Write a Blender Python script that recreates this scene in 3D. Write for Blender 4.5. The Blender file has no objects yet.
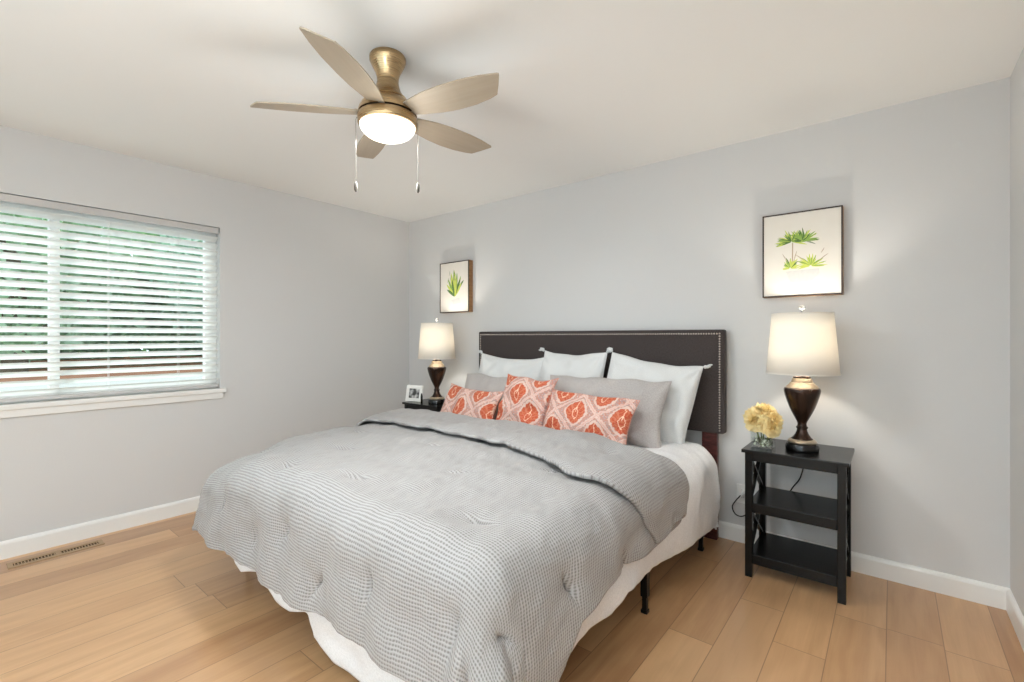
import bpy, bmesh, math, random
import numpy as np
from mathutils import Vector, Matrix

S = bpy.context.scene
C = S.collection
R = math.radians
random.seed(7)

# ------------------------------------------------------------------ camera, world, lights, exposure
cam_d = bpy.data.cameras.new('camera')
cam_d.sensor_width = 36.0
cam_d.lens = 468.0 / 1024.0 * 36.0
cam_d.shift_y = -4.0 / 1024.0
cam_d.clip_start = 0.02
cam = bpy.data.objects.new('camera', cam_d)
C.objects.link(cam)
cam.location = (3.89, -3.10, 1.25)
cam.rotation_euler = (R(90), 0, R(39.07))
S.camera = cam

S.view_settings.view_transform = 'Standard'
S.view_settings.look = 'None'
S.view_settings.gamma = 1.0
S.view_settings.use_curve_mapping = False
S.view_settings.exposure = 0.19
S.cycles.use_denoising = True
S.cycles.denoiser = 'OPENIMAGEDENOISE'
S.cycles.max_bounces = 10
S.cycles.diffuse_bounces = 6
S.cycles.transparent_max_bounces = 16
S.cycles.sample_clamp_indirect = 6.0
S.cycles.caustics_reflective = False
S.cycles.caustics_refractive = False

W = bpy.data.worlds.new('sky')
S.world = W
W.use_nodes = True
wn = W.node_tree.nodes
wbg = wn['Background']
wbg.inputs['Color'].default_value = (0.77, 0.93, 1.0, 1)
wbg.inputs['Strength'].default_value = 2.2

sun_d = bpy.data.lights.new('sun', 'SUN')
sun_d.energy = 2.2
sun_d.angle = R(3)
sun = bpy.data.objects.new('sun', sun_d)
C.objects.link(sun)
sun.rotation_euler = Vector((0.5, 0.4, -0.77)).to_track_quat('-Z', 'Y').to_euler()

def portal(name, loc, rot, sx, sy):
    """marks an opening of the room, so that the sky behind it is sampled well; gives no light of its own"""
    d = bpy.data.lights.new(name, 'AREA')
    d.shape = 'RECTANGLE'
    d.size, d.size_y = sx, sy
    d.cycles.is_portal = True
    o = bpy.data.objects.new(name, d)
    C.objects.link(o)
    o.location, o.rotation_euler = loc, rot
    return o
portal('rear_opening_daylight', (2.60, -4.62, 1.10), (R(90), 0, 0), 3.2, 2.2)  # sky light through an opening added behind the camera
portal('window_daylight', (-0.13, -2.678, 1.467), (0, R(-90), 0), 1.2, 1.83)

# added fill light behind the camera, aimed up like a flash bounced off the ceiling
fd = bpy.data.lights.new('ceiling_bounce_fill', 'AREA')
fd.shape = 'DISK'; fd.size = 0.5; fd.energy = 66; fd.color = (0.86, 0.95, 1.0); fd.spread = R(150)
fl_ = bpy.data.objects.new('ceiling_bounce_fill', fd); C.objects.link(fl_)
fl_.location = (3.65, -4.0, 1.45); fl_.rotation_euler = (R(180), 0, 0)

# ------------------------------------------------------------------ node expression helper
class Ex:
    def __init__(s, nt, so): s.nt, s.so = nt, so
    def _m(s, op, *a):
        n = s.nt.nodes.new('ShaderNodeMath'); n.operation = op
        for i, v in enumerate((s,) + a):
            if isinstance(v, Ex): s.nt.links.new(v.so, n.inputs[i])
            else: n.inputs[i].default_value = v
        return Ex(s.nt, n.outputs[0])
    def __add__(s, o): return s._m('ADD', o)
    def __radd__(s, o): return s._m('ADD', o)
    def __sub__(s, o): return s._m('SUBTRACT', o)
    def __rsub__(s, o): return (s * -1.0) + o
    def __mul__(s, o): return s._m('MULTIPLY', o)
    def __rmul__(s, o): return s._m('MULTIPLY', o)
    def __truediv__(s, o): return s._m('DIVIDE', o)
    def __pow__(s, o): return s._m('POWER', o)
    def floor(s): return s._m('FLOOR')
    def round(s): return s._m('ROUND')
    def fract(s): return s._m('FRACT')
    def abs(s): return s._m('ABSOLUTE')
    def sin(s): return s._m('SINE')
    def cos(s): return s._m('COSINE')
    def lt(s, o): return s._m('LESS_THAN', o)
    def gt(s, o): return s._m('GREATER_THAN', o)
    def mn(s, o): return s._m('MINIMUM', o)
    def mx(s, o): return s._m('MAXIMUM', o)
    def atan2(s, o): return s._m('ARCTAN2', o)
    def ramp(s, a, b):
        n = s.nt.nodes.new('ShaderNodeMapRange'); n.clamp = True; n.interpolation_type = 'SMOOTHSTEP'
        s.nt.links.new(s.so, n.inputs[0]); n.inputs[1].default_value = a; n.inputs[2].default_value = b
        return Ex(s.nt, n.outputs[0])

def srgb(r, g, b):
    f = lambda c: (c / 255 / 12.92) if c / 255 <= 0.04045 else ((c / 255 + 0.055) / 1.055) ** 2.4
    return (f(r), f(g), f(b), 1.0)

class Mat:
    def __init__(s, name, col=(0.8, 0.8, 0.8, 1), rough=0.5, metal=0.0, **kw):
        s.m = bpy.data.materials.new(name); s.m.use_nodes = True
        s.nt = s.m.node_tree
        s.b = s.nt.nodes['Principled BSDF']
        s.b.inputs['Base Color'].default_value = col
        s.b.inputs['Roughness'].default_value = rough
        s.b.inputs['Metallic'].default_value = metal
        for k, v in kw.items(): s.b.inputs[k.replace('_', ' ')].default_value = v
        s.m.diffuse_color = col
    def coords(s, which='Object'):
        n = s.nt.nodes.new('ShaderNodeTexCoord')
        x = s.nt.nodes.new('ShaderNodeSeparateXYZ'); s.nt.links.new(n.outputs[which], x.inputs[0])
        return [Ex(s.nt, x.outputs[i]) for i in range(3)]
    def vec(s, x, y, z=0.0):
        n = s.nt.nodes.new('ShaderNodeCombineXYZ')
        for i, v in enumerate((x, y, z)):
            if isinstance(v, Ex): s.nt.links.new(v.so, n.inputs[i])
            else: n.inputs[i].default_value = v
        return n.outputs[0]
    def noise(s, vec, scale=5.0, detail=3.0, rough=0.5, dist=0.0):
        n = s.nt.nodes.new('ShaderNodeTexNoise')
        n.inputs['Scale'].default_value = scale; n.inputs['Detail'].default_value = detail
        n.inputs['Roughness'].default_value = rough; n.inputs['Distortion'].default_value = dist
        if vec is None: vec = s.nt.nodes.new('ShaderNodeTexCoord').outputs['Object']
        s.nt.links.new(vec, n.inputs['Vector'])
        return Ex(s.nt, n.outputs['Fac'])
    def white(s, vec):
        n = s.nt.nodes.new('ShaderNodeTexWhiteNoise'); n.noise_dimensions = '3D'
        s.nt.links.new(vec, n.inputs['Vector'])
        return Ex(s.nt, n.outputs['Value'])
    def mix(s, fac, a, b):
        n = s.nt.nodes.new('ShaderNodeMix'); n.data_type = 'RGBA'
        if isinstance(fac, Ex): s.nt.links.new(fac.so, n.inputs['Factor'])
        else: n.inputs['Factor'].default_value = fac
        for key, v in ((6, a), (7, b)):
            if isinstance(v, tuple): n.inputs[key].default_value = v
            else: s.nt.links.new(v, n.inputs[key])
        return n.outputs[2]
    def color(s, so): s.nt.links.new(so, s.b.inputs['Base Color'])
    def rough(s, ex): s.nt.links.new(ex.so, s.b.inputs['Roughness'])
    def bump(s, h, strength=0.3, dist=0.01):
        n = s.nt.nodes.new('ShaderNodeBump'); n.inputs['Strength'].default_value = strength
        n.inputs['Distance'].default_value = dist
        s.nt.links.new(h.so, n.inputs['Height']); s.nt.links.new(n.outputs[0], s.b.inputs['Normal'])
    def translucent(s, fac, col):
        t = s.nt.nodes.new('ShaderNodeBsdfTranslucent'); t.inputs['Color'].default_value = col
        mx = s.nt.nodes.new('ShaderNodeMixShader'); mx.inputs[0].default_value = fac
        out = s.nt.nodes['Material Output']
        s.nt.links.new(s.b.outputs[0], mx.inputs[1]); s.nt.links.new(t.outputs[0], mx.inputs[2])
        s.nt.links.new(mx.outputs[0], out.inputs['Surface'])

M = {}
def mat(name, *a, **k):
    m = Mat(name, *a, **k); M[name] = m.m; return m

# walls and ceiling: faint orange-peel paint
m = mat('wall_paint', srgb(213, 212, 211), 0.75)
m.bump(m.noise(None, 90, 3), 0.06, 0.004)
m = mat('ceiling_paint', srgb(243, 243, 241), 0.85)
m.bump(m.noise(None, 70, 3), 0.06, 0.004)
m = mat('trim_paint', srgb(238, 237, 234), 0.35)
m.bump(m.noise(None, 30, 2), 0.02, 0.003)

# oak planks running towards the headboard wall
m = mat('oak_floor', rough=0.32, Specular_IOR_Level=0.9)
x, y, z = m.coords()
PW = 0.1815; PL = 1.52
k = (x - (4.235 - 60 * PW)) / PW
ki = k.floor(); kf = k.fract()
off = m.white(m.vec(ki, 3.7, 1.1))
l = (y + 30.0) / PL + off
li = l.floor(); lf = l.fract()
rnd = m.white(m.vec(ki, li, 5.5))
rnd2 = m.white(m.vec(ki, li, 9.5))
gx = (x * 26.0) + (rnd * 37.0); gy = (y * 1.5) + (rnd2 * 19.0)
g1 = m.noise(m.vec(gx, gy, rnd * 9.0), 1.0, 5, 0.6, 0.6)
g2 = m.noise(m.vec(x * 150.0 + rnd * 11.0, y * 5.0, 0.0), 1.0, 3, 0.6)
cath = ((((x * 9.0 + rnd * 5.0) + m.noise(m.vec(x * 3.0, y * 0.8 + rnd2 * 7.0, rnd), 1.6, 3, 0.5) * 5.0) * 6.0).sin() * 0.5 + 0.5)
tone = (rnd * 0.42 + g1 * 0.50 + g2 * 0.12 + cath * 0.10).ramp(0.05, 1.0)
tone = (tone - ((ki - 58.0).abs().lt(0.5) * 0.45) + ((ki - 55.5).abs().lt(1.6) * 0.22)).mx(0.0).mn(1.0)
c = m.mix(tone, srgb(162, 117, 79), srgb(214, 172, 127))
c = m.mix(rnd2.ramp(0.65, 1.0) * 0.35, c, srgb(172, 132, 100))
ex = (kf - 0.5).abs(); ey = (lf - 0.5).abs()
seam = (ex.ramp(0.488, 0.497)).mx(ey.ramp(0.4985, 0.4995))
c = m.mix(seam * 0.7, c, srgb(105, 72, 46))
m.color(c)
m.rough((g1 * 0.06) + 0.26)
m.bump((g2 * 0.03) + (seam * -1.0), 0.2, 0.002)

# comforter waffle weave
m = mat('waffle_fabric', rough=0.9)
u, v, _ = m.coords('UV')
cu, cv = 2 * math.pi / 0.0098, 2 * math.pi / 0.0112
wv = m.noise(m.vec(u, v, 0.0), 14.0, 2)
wj = m.noise(m.vec(u, v, 4.0), 70.0, 2)
rowc = ((v * cv) + wv * 2.0 + wj * 2.4).cos() * 0.5 + 0.5
colc = ((u * cu) + wv * 2.0 + wj * 2.4).cos() * 0.5 + 0.5
pit = (rowc * (colc * 0.68 + 0.32)) ** 0.8
fl = m.noise(m.vec(u * 300.0, v * 300.0, 0.0), 1.0, 2)
c = m.mix(pit.ramp(0.02, 0.95), srgb(180, 178, 177), srgb(122, 117, 115))  # pits darker: two-tone yarn plus painted shade of a deep weave
c = m.mix(fl * 0.35, c, srgb(158, 154, 152))
m.color(c)
m.bump((pit * -1.0) + fl * 0.25, 0.35, 0.004)
m.b.inputs['Sheen Weight'].default_value = 0.15

def cloth(name, col, wscale=900.0, sheen=0.1, amt=0.2, second=None):
    m = mat(name, col, 0.9)
    u, v, _ = m.coords('UV')
    n = m.noise(m.vec(u * wscale, v * wscale * 0.3, 0.0), 1.0, 2)
    n2 = m.noise(m.vec(u * wscale * 0.3, v * wscale, 3.0), 1.0, 2)
    if second is None: second = tuple(c * 0.86 for c in col[:3]) + (1,)
    m.color(m.mix((n * n2 * 2.6).ramp(0.2, 1.1), col, second))
    m.bump(n + n2, amt, 0.0015)
    m.b.inputs['Sheen Weight'].default_value = sheen
    return m
cloth('white_cotton', srgb(224, 224, 223), 420)
cloth('white_coverlet', srgb(242, 242, 244), 260)
cloth('grey_linen', srgb(190, 184, 181), 320, second=srgb(166, 159, 156))
cloth('charcoal_linen', srgb(72, 63, 61), 300, 0.05, 0.35, srgb(50, 43, 42))

# orange ogee print
m = mat('ogee_print', rough=0.88)
u, v, _ = m.coords('UV')
wob = m.noise(m.vec(u, v, 0.0), 60.0, 2)
wob2 = m.noise(m.vec(u, v, 7.0), 60.0, 2)
U = (u / 0.285) + (wob - 0.5) * 0.09
V = (v / 0.258) + (wob2 - 0.5) * 0.09
p = U + V; q = U - V
pl = p - p.round(); ql = q - q.round()
ul = (pl + ql) * 0.5; vl = (pl - ql) * 0.5
au, av = ul.abs(), vl.abs()
edge = (pl.abs()).mx(ql.abs())
blot = m.noise(m.vec(u, v, 2.0), 90.0, 3)
base = m.mix(blot.ramp(0.42, 0.62), srgb(194, 138, 122), srgb(176, 154, 150))
dots = m.noise(m.vec(u, v, 11.0), 130.0, 1)
base = m.mix(dots.ramp(0.62, 0.68) * 0.8, base, srgb(232, 216, 204))
base = m.mix(m.noise(m.vec(u, v, 17.0), 110.0, 1).ramp(0.64, 0.70) * 0.8, base, srgb(214, 104, 72))
vs = vl - 0.02
med = (au / 0.225) ** 1.5 + (vs.abs() / 0.300) ** 1.5
ang = (vs + 0.10).atan2(ul)
rad = ((ul * ul) + ((vs + 0.10) * (vs + 0.10))) ** 0.5
rays = ((ang * 13.0).sin() * 0.5 + 0.5)
redc = m.mix(rays.ramp(0.72, 0.95) * (rad.gt(0.06)) * 0.6, srgb(186, 76, 50), srgb(208, 136, 110))
redc = m.mix(blot.ramp(0.42, 0.6) * 0.65, redc, srgb(204, 120, 82))
tear = (au / 0.06) ** 1.4 + ((vs + 0.05).abs() / 0.13) ** 1.4
redc = m.mix(tear.ramp(0.8, 0.9) * (1.0 - tear.ramp(1.15, 1.3)) * 0.8, redc, srgb(240, 206, 178))
redc = m.mix((au.lt(0.008)) * (vs.gt(-0.02)) * 0.8, redc, srgb(240, 206, 178))
c = m.mix(1.0 - med.ramp(0.92, 1.0), base, redc)
ring = med.ramp(0.95, 1.03) * (1.0 - med.ramp(1.18, 1.36))
c = m.mix(ring * 0.8, c, srgb(226, 200, 186))
c = m.mix(edge.ramp(0.440, 0.462) * 0.85, c, srgb(226, 198, 186))
c = m.mix(edge.ramp(0.478, 0.492) * 0.6, c, srgb(206, 150, 138))
m.color(c)
m.bump(m.noise(m.vec(u * 800.0, v * 800.0, 0.0), 1.0, 2), 0.15, 0.001)

# wood, metal, glass
def wood(name, ca, cb, rough, sx=3.0):
    m = mat(name, ca, rough)
    x, y, z = m.coords()
    n = m.noise(m.vec(x * sx, y * sx, z * sx * 6), 4.0, 4, 0.6, 0.4)
    m.color(m.mix(n.ramp(0.3, 0.7), ca, cb))
    m.bump(n, 0.05, 0.002)
    m.b.inputs['Specular IOR Level'].default_value = 0.3
    return m
wood('espresso_wood', srgb(14, 12, 11), srgb(9, 8, 7), 0.25)
wood('mahogany_wood', srgb(92, 46, 42), srgb(62, 28, 26), 0.35)
wood('frame_walnut', srgb(56, 40, 32), srgb(44, 32, 26), 0.4)
wood('frame_side_wood', srgb(164, 124, 84), srgb(140, 102, 66), 0.5)
m = mat('bronze', srgb(62, 44, 34), 0.24, 0.6)
n = m.noise(None, 5.0, 2, 0.5, 0.5)
m.color(m.mix(n.ramp(0.4, 0.75), srgb(52, 38, 31), srgb(92, 58, 38)))
m = mat('antique_gold', srgb(150, 124, 92), 0.35, 0.7)
m.color(m.mix(m.noise(None, 60, 2), srgb(150, 134, 114), srgb(204, 190, 168)))
m = mat('black_metal', srgb(22, 21, 21), 0.35, 0.5)
m.bump(m.noise(None, 120, 2), 0.03, 0.001)
m = mat('duct_shade_black', srgb(8, 7, 6), 0.95, Specular_IOR_Level=0.0)  # near-black colour standing for the shade inside the floor duct
m.bump(m.noise(None, 50, 2), 0.05, 0.001)
m = mat('black_lacquer', srgb(20, 17, 16), 0.2)
m.bump(m.noise(None, 50, 2), 0.02, 0.001)
m = mat('brushed_brass', srgb(186, 152, 104), 0.27, 1.0)
x, y, z = m.coords()
n = m.noise(m.vec(x * 3, y * 3, z * 240.0), 1.0, 2)
m.color(m.mix(n, srgb(164, 136, 98), srgb(198, 172, 134)))
m.rough(n * 0.12 + 0.22)
m = mat('champagne_blade', srgb(206, 186, 156), 0.42, 0.15)
x, y, z = m.coords()
m.color(m.mix(m.noise(m.vec(x * 3, y * 60, z), 1.0, 3), srgb(164, 150, 130), srgb(178, 166, 148)))
m = mat('nailhead', srgb(196, 186, 176), 0.25, 1.0)
m.rough(m.noise(None, 200, 1) * 0.2 + 0.18)
m = mat('chain_metal', srgb(80, 74, 66), 0.55, 0.0)
m.color(m.mix(m.noise(None, 300, 1), srgb(66, 60, 54), srgb(96, 90, 80)))
m = mat('clear_acrylic', srgb(240, 240, 240), 0.08)
m.b.inputs['Transmission Weight'].default_value = 0.7
m.rough(m.noise(None, 20, 1) * 0.05 + 0.05)
m = mat('white_plastic', srgb(238, 238, 236), 0.35)
m.bump(m.noise(None, 80, 1), 0.01, 0.001)
m = mat('blind_white', srgb(244, 244, 242), 0.45)
x, y, z = m.coords()
m.bump(m.noise(m.vec(x * 40, y * 2, z * 40), 1.0, 2), 0.03, 0.001)
m.translucent(0.55, srgb(251, 252, 250))
m = mat('valance_white', srgb(198, 195, 193), 0.5)
m.bump(m.noise(None, 60, 2), 0.02, 0.001)
m = mat('paper_cream', srgb(224, 219, 210), 0.9)
m.color(m.mix(m.noise(None, 12, 3), srgb(226, 221, 213), srgb(220, 214, 204)))
for nm, a, b in (('leaf_dark', (58, 92, 46), (98, 128, 70)), ('leaf_mid', (112, 148, 62), (150, 178, 92)),
                 ('leaf_lime', (178, 192, 72), (206, 212, 116)), ('leaf_grey', (120, 130, 120), (160, 164, 140)),
                 ('ink_pale', (196, 195, 193), (212, 210, 207)), ('ink_brown', (150, 130, 112), (190, 172, 150))):
    m = mat(nm, srgb(*a), 0.9)
    m.color(m.mix(m.noise(None, 60, 3), srgb(*a), srgb(*b)))
m = mat('photo_grey', srgb(120, 120, 120), 0.3)
m.color(m.mix(m.noise(None, 22, 1, 0.4).ramp(0.35, 0.68), srgb(52, 52, 52), srgb(222, 222, 222)))
m = mat('petal_cream', srgb(242, 220, 164), 0.7)
x, y, z = m.coords('UV')
m.color(m.mix((y + (m.noise(None, 40, 2) - 0.5) * 0.5).ramp(0.0, 0.8), srgb(238, 200, 112), srgb(250, 234, 180)))
m.translucent(0.25, srgb(246, 222, 160))
m = mat('stem_green', srgb(96, 116, 66), 0.6)
m.color(m.mix(m.noise(None, 50, 2), srgb(82, 102, 56), srgb(128, 142, 84)))
m = mat('pebble_grey', srgb(120, 118, 104), 0.25)
m.color(m.mix(m.noise(None, 60, 2).ramp(0.4, 0.6), srgb(96, 100, 84), srgb(226, 230, 212)))
m = mat('shade_linen', srgb(244, 240, 230), 0.9)
u, v, _ = m.coords('UV')
n = m.noise(m.vec(u * 900.0, v * 120.0, 0.0), 1.0, 2)
m.color(m.mix(n, srgb(246, 242, 234), srgb(238, 232, 222)))
m.translucent(0.16, srgb(255, 250, 240))

def emit(name, col, strength):
    m = Mat(name, col, 0.4); M[name] = m.m
    m.b.inputs['Emission Color'].default_value = col
    m.b.inputs['Emission Strength'].default_value = strength
    n = m.noise(None, 3, 1)
    m.color(m.mix(n, col, tuple(c * 0.98 for c in col[:3]) + (1,)))
emit('frosted_bowl', srgb(255, 248, 234), 1.5)
emit('bulb_glow', srgb(255, 232, 190), 6.0)

def glassy(name, tint, refl):
    m = bpy.data.materials.new(name); m.use_nodes = True; M[name] = m
    nt = m.node_tree; nt.nodes.remove(nt.nodes['Principled BSDF'])
    t = nt.nodes.new('ShaderNodeBsdfTransparent'); t.inputs[0].default_value = tint
    g = nt.nodes.new('ShaderNodeBsdfGlossy'); g.inputs['Roughness'].default_value = 0.02
    fr = nt.nodes.new('ShaderNodeFresnel'); fr.inputs[0].default_value = refl
    mx = nt.nodes.new('ShaderNodeMixShader')
    ge = nt.nodes.new('ShaderNodeNewGeometry')
    fac = Ex(nt, fr.outputs[0]) * (1.0 - Ex(nt, ge.outputs['Backfacing']))     # reflect only where a ray enters the glass
    nt.links.new(fac.so, mx.inputs[0]); nt.links.new(t.outputs[0], mx.inputs[1]); nt.links.new(g.outputs[0], mx.inputs[2])
    nt.links.new(mx.outputs[0], nt.nodes['Material Output'].inputs[0])
glassy('window_glass', (0.98, 0.99, 0.985, 1), 1.45)
glassy('vase_glass', (0.97, 0.985, 0.98, 1), 1.5)

# garden
m = mat('bark', srgb(96, 80, 66), 0.9)
m.color(m.mix(m.noise(None, 14, 4), srgb(70, 56, 46), srgb(128, 110, 92)))
m = mat('foliage', srgb(96, 140, 84), 0.7)
m.color(m.mix(m.noise(None, 6, 3).ramp(0.35, 0.65), srgb(158, 178, 158), srgb(200, 214, 192)))
m.translucent(0.45, srgb(130, 180, 110))
m = mat('foliage_blue', srgb(110, 150, 128), 0.7)
m.color(m.mix(m.noise(None, 5, 3).ramp(0.35, 0.65), srgb(160, 180, 170), srgb(204, 216, 206)))
m.translucent(0.45, srgb(140, 190, 150))
m = mat('concrete', srgb(150, 152, 154), 0.9)
m.color(m.mix(m.noise(None, 9, 4), srgb(134, 136, 138), srgb(170, 171, 172)))
m = mat('cedar_boards', srgb(150, 98, 72), 0.8)
x, y, z = m.coords()
m.color(m.mix(m.noise(m.vec(x, y * 2, z * 30), 1.0, 3), srgb(128, 84, 64), srgb(176, 128, 98)))
m = mat('stucco_white', srgb(226, 222, 214), 0.9)
m.color(m.mix(m.noise(None, 9, 4), srgb(214, 210, 202), srgb(232, 228, 222)))

# ------------------------------------------------------------------ mesh helpers
class MB:
    def __init__(s): s.bm = bmesh.new(); s.mi = 0
    def _done(s, geom):
        for f in geom:
            f.material_index = s.mi
    def box(s, x0, x1, y0, y1, z0, z1, mtx=None):
        v = [s.bm.verts.new(Vector((a, b, c))) for c in (z0, z1) for b in (y0, y1) for a in (x0, x1)]
        if mtx is not None:
            for w in v: w.co = mtx @ w.co
        idx = ((0, 2, 3, 1), (4, 5, 7, 6), (0, 1, 5, 4), (2, 6, 7, 3), (0, 4, 6, 2), (1, 3, 7, 5))
        s._done([s.bm.faces.new([v[i] for i in f]) for f in idx])
        return s
    def bar(s, a, b, wx, wy, up=(0, 0, 1)):
        a, b = Vector(a), Vector(b); d = b - a; L = d.length; zq = d.normalized()
        upv = Vector(up)
        if abs(zq.dot(upv)) > 0.98: upv = Vector((0, 1, 0))
        xq = upv.cross(zq).normalized(); yq = zq.cross(xq)
        mt = Matrix((xq, yq, zq)).transposed().to_4x4(); mt.translation = a
        return s.box(-wx / 2, wx / 2, -wy / 2, wy / 2, 0, L, mt)
    def lathe(s, prof, seg=40, loc=(0, 0, 0), cap=True, uv=False):
        rings = []
        for r, z in prof:
            rings.append([s.bm.verts.new((loc[0] + r * math.cos(2 * math.pi * i / seg), loc[1] + r * math.sin(2 * math.pi * i / seg), loc[2] + z)) for i in range(seg)])
        fs = []
        for a, b in zip(rings[:-1], rings[1:]):
            for i in range(seg):
                j = (i + 1) % seg
                fs.append(s.bm.faces.new((a[i], a[j], b[j], b[i])))
        if cap:
            fs.append(s.bm.faces.new(rings[0][::-1])); fs.append(s.bm.faces.new(rings[-1]))
        s._done(fs)
        return s
    def tube(s, pts, r, seg=8, cap=True):
        pts = [Vector(p) for p in pts]; n = len(pts)
        rr = r if isinstance(r, (list, tuple)) else [r] * n
        rings = []; prev = None
        for i, p in enumerate(pts):
            t = (pts[min(i + 1, n - 1)] - pts[max(i - 1, 0)]).normalized()
            ref = prev if prev is not None else (Vector((0, 0, 1)) if abs(t.z) < 0.9 else Vector((1, 0, 0)))
            a = (ref - t * ref.dot(t)).normalized(); b = t.cross(a); prev = a
            rings.append([s.bm.verts.new(p + a * rr[i] * math.cos(2 * math.pi * k / seg) + b * rr[i] * math.sin(2 * math.pi * k / seg)) for k in range(seg)])
        fs = []
        for A, B in zip(rings[:-1], rings[1:]):
            for i in range(seg):
                j = (i + 1) % seg
                fs.append(s.bm.faces.new((A[i], A[j], B[j], B[i])))
        if cap: fs.append(s.bm.faces.new(rings[0][::-1])); fs.append(s.bm.faces.new(rings[-1]))
        s._done(fs)
        return s
    def prism(s, poly, z0, z1, mtx=None):
        a = [s.bm.verts.new((p[0], p[1], z0)) for p in poly]; b = [s.bm.verts.new((p[0], p[1], z1)) for p in poly]
        if mtx is not None:
            for w in a + b: w.co = mtx @ w.co
        n = len(poly); fs = [s.bm.faces.new(a[::-1]), s.bm.faces.new(b)]
        for i in range(n):
            j = (i + 1) % n
            fs.append(s.bm.faces.new((a[i], a[j], b[j], b[i])))
        s._done(fs)
        return s
    def face(s, pts):
        s._done([s.bm.faces.new([s.bm.verts.new(p) for p in pts])])
        return s
    def sphere(s, c, r, sc=(1, 1, 1), seg=12):
        g = bmesh.ops.create_uvsphere(s.bm, u_segments=seg, v_segments=max(6, seg * 2 // 3), radius=r)
        for v in g['verts']:
            v.co = Vector((v.co.x * sc[0] + c[0], v.co.y * sc[1] + c[1], v.co.z * sc[2] + c[2]))
        s._done({f for v in g['verts'] for f in v.link_faces})
        return s
    def build(s, name, mats, parent=None, smooth=False, bevel=0.0, subsurf=0):
        me = bpy.data.meshes.new(name)
        bmesh.ops.recalc_face_normals(s.bm, faces=s.bm.faces[:])
        s.bm.to_mesh(me); s.bm.free()
        for mm in (mats if isinstance(mats, (list, tuple)) else [mats]): me.materials.append(M[mm])
        if smooth:
            me.shade_smooth()
            try: me.set_sharp_from_angle(angle=R(40))
            except Exception: pass
        o = bpy.data.objects.new(name, me); C.objects.link(o)
        if parent: o.parent = parent
        if bevel:
            b = o.modifiers.new('bevel', 'BEVEL'); b.width = bevel; b.segments = 2; b.limit_method = 'ANGLE'
        if subsurf:
            b = o.modifiers.new('subsurf', 'SUBSURF'); b.levels = b.render_levels = subsurf
        return o

def tag(o, label, cat, group=None, kind=None):
    o['label'] = label; o['category'] = cat
    if group: o['group'] = group
    if kind: o['kind'] = kind
    return o
def thing(name, label, cat, loc=(0, 0, 0), rz=0.0, group=None):
    o = bpy.data.objects.new(name, None); C.objects.link(o)
    o.empty_display_size = 0.1
    o.location = loc; o.rotation_euler = (0, 0, rz)
    return tag(o, label, cat, group)
def struct(o):
    o['kind'] = 'structure'; return o
def copy_tree(o, parent=None, skip=()):
    c = o.copy(); C.objects.link(c)
    if parent: c.parent = parent
    for ch in list(o.children):
        if ch.name.split('.')[0] not in skip: copy_tree(ch, c, skip)
    return c

def grid_mesh(name, P, uv, mats, close=False, parent=None):
    """P: (rows, cols, 3) array -> quad grid mesh with UVs in metres"""
    r, c = P.shape[:2]
    me = bpy.data.meshes.new(name)
    idx = np.arange(r * c).reshape(r, c)
    q = np.stack([idx[:-1, :-1], idx[:-1, 1:], idx[1:, 1:], idx[1:, :-1]], -1).reshape(-1, 4)
    me.vertices.add(r * c); me.vertices.foreach_set('co', P.reshape(-1).astype(np.float32))
    me.loops.add(len(q) * 4); me.loops.foreach_set('vertex_index', q.reshape(-1).astype(np.int32))
    me.polygons.add(len(q))
    me.polygons.foreach_set('loop_start', (np.arange(len(q)) * 4).astype(np.int32))
    me.update(calc_edges=True)
    ul = me.uv_layers.new(name='UVMap')
    ul.data.foreach_set('uv', uv.reshape(-1, 2)[q.reshape(-1)].reshape(-1).astype(np.float32))
    for mm in mats: me.materials.append(M[mm])
    me.validate(); me.shade_smooth()
    o = bpy.data.objects.new(name, me); C.objects.link(o)
    if parent: o.parent = parent
    return o

def vnoise(x, y, freq, seed, n=9):
    rg = np.random.RandomState(seed); out = np.zeros_like(x)
    for i in range(n):
        a = rg.uniform(0, 2 * np.pi); f = freq * rg.uniform(0.6, 1.6); ph = rg.uniform(0, 2 * np.pi)
        out += np.sin((x * np.cos(a) + y * np.sin(a)) * f * 2 * np.pi + ph)
    return out / math.sqrt(n)
def sstep(a, b, x):
    t = np.clip((x - a) / (b - a), 0, 1); return t * t * (3 - 2 * t)

# ------------------------------------------------------------------ the room
XW, CEIL, YF = 4.31, 2.44, -4.60
WY0, WY1, WZ0, WZ1 = -3.592, -1.763, 0.868, 2.065      # window opening in the left wall

b = MB(); b.box(-0.14, XW + 0.14, YF - 0.14, 0.14, -0.12, 0.0)
struct(b.build('floor', 'oak_floor'))
b = MB(); b.box(-0.14, XW + 0.14, YF - 0.14, 0.14, CEIL, CEIL + 0.12)
struct(b.build('ceiling', 'ceiling_paint'))
b = MB(); b.box(-0.14, XW + 0.14, 0.0, 0.14, 0.0, CEIL)
struct(b.build('wall_back', 'wall_paint'))
b = MB(); b.box(XW, XW + 0.14, YF, 0.0, 0.0, CEIL)
struct(b.build('wall_right', 'wall_paint'))
b = MB()
b.box(-0.14, 0, YF, WY0, 0, CEIL); b.box(-0.14, 0, WY1, 0, 0, CEIL)
b.box(-0.14, 0, WY0, WY1, 0, WZ0 - 0.03); b.box(-0.14, 0, WY0, WY1, WZ1, CEIL)
struct(b.build('wall_left', 'wall_paint'))
b = MB()
b.box(-0.14, 1.0, YF - 0.14, YF, 0, CEIL); b.box(4.2, XW + 0.14, YF - 0.14, YF, 0, CEIL)
b.box(1.0, 4.2, YF - 0.14, YF, 2.2, CEIL)
struct(b.build('wall_front', 'wall_paint'))  # unseen wall; its wide opening is added to let sky light in

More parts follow.
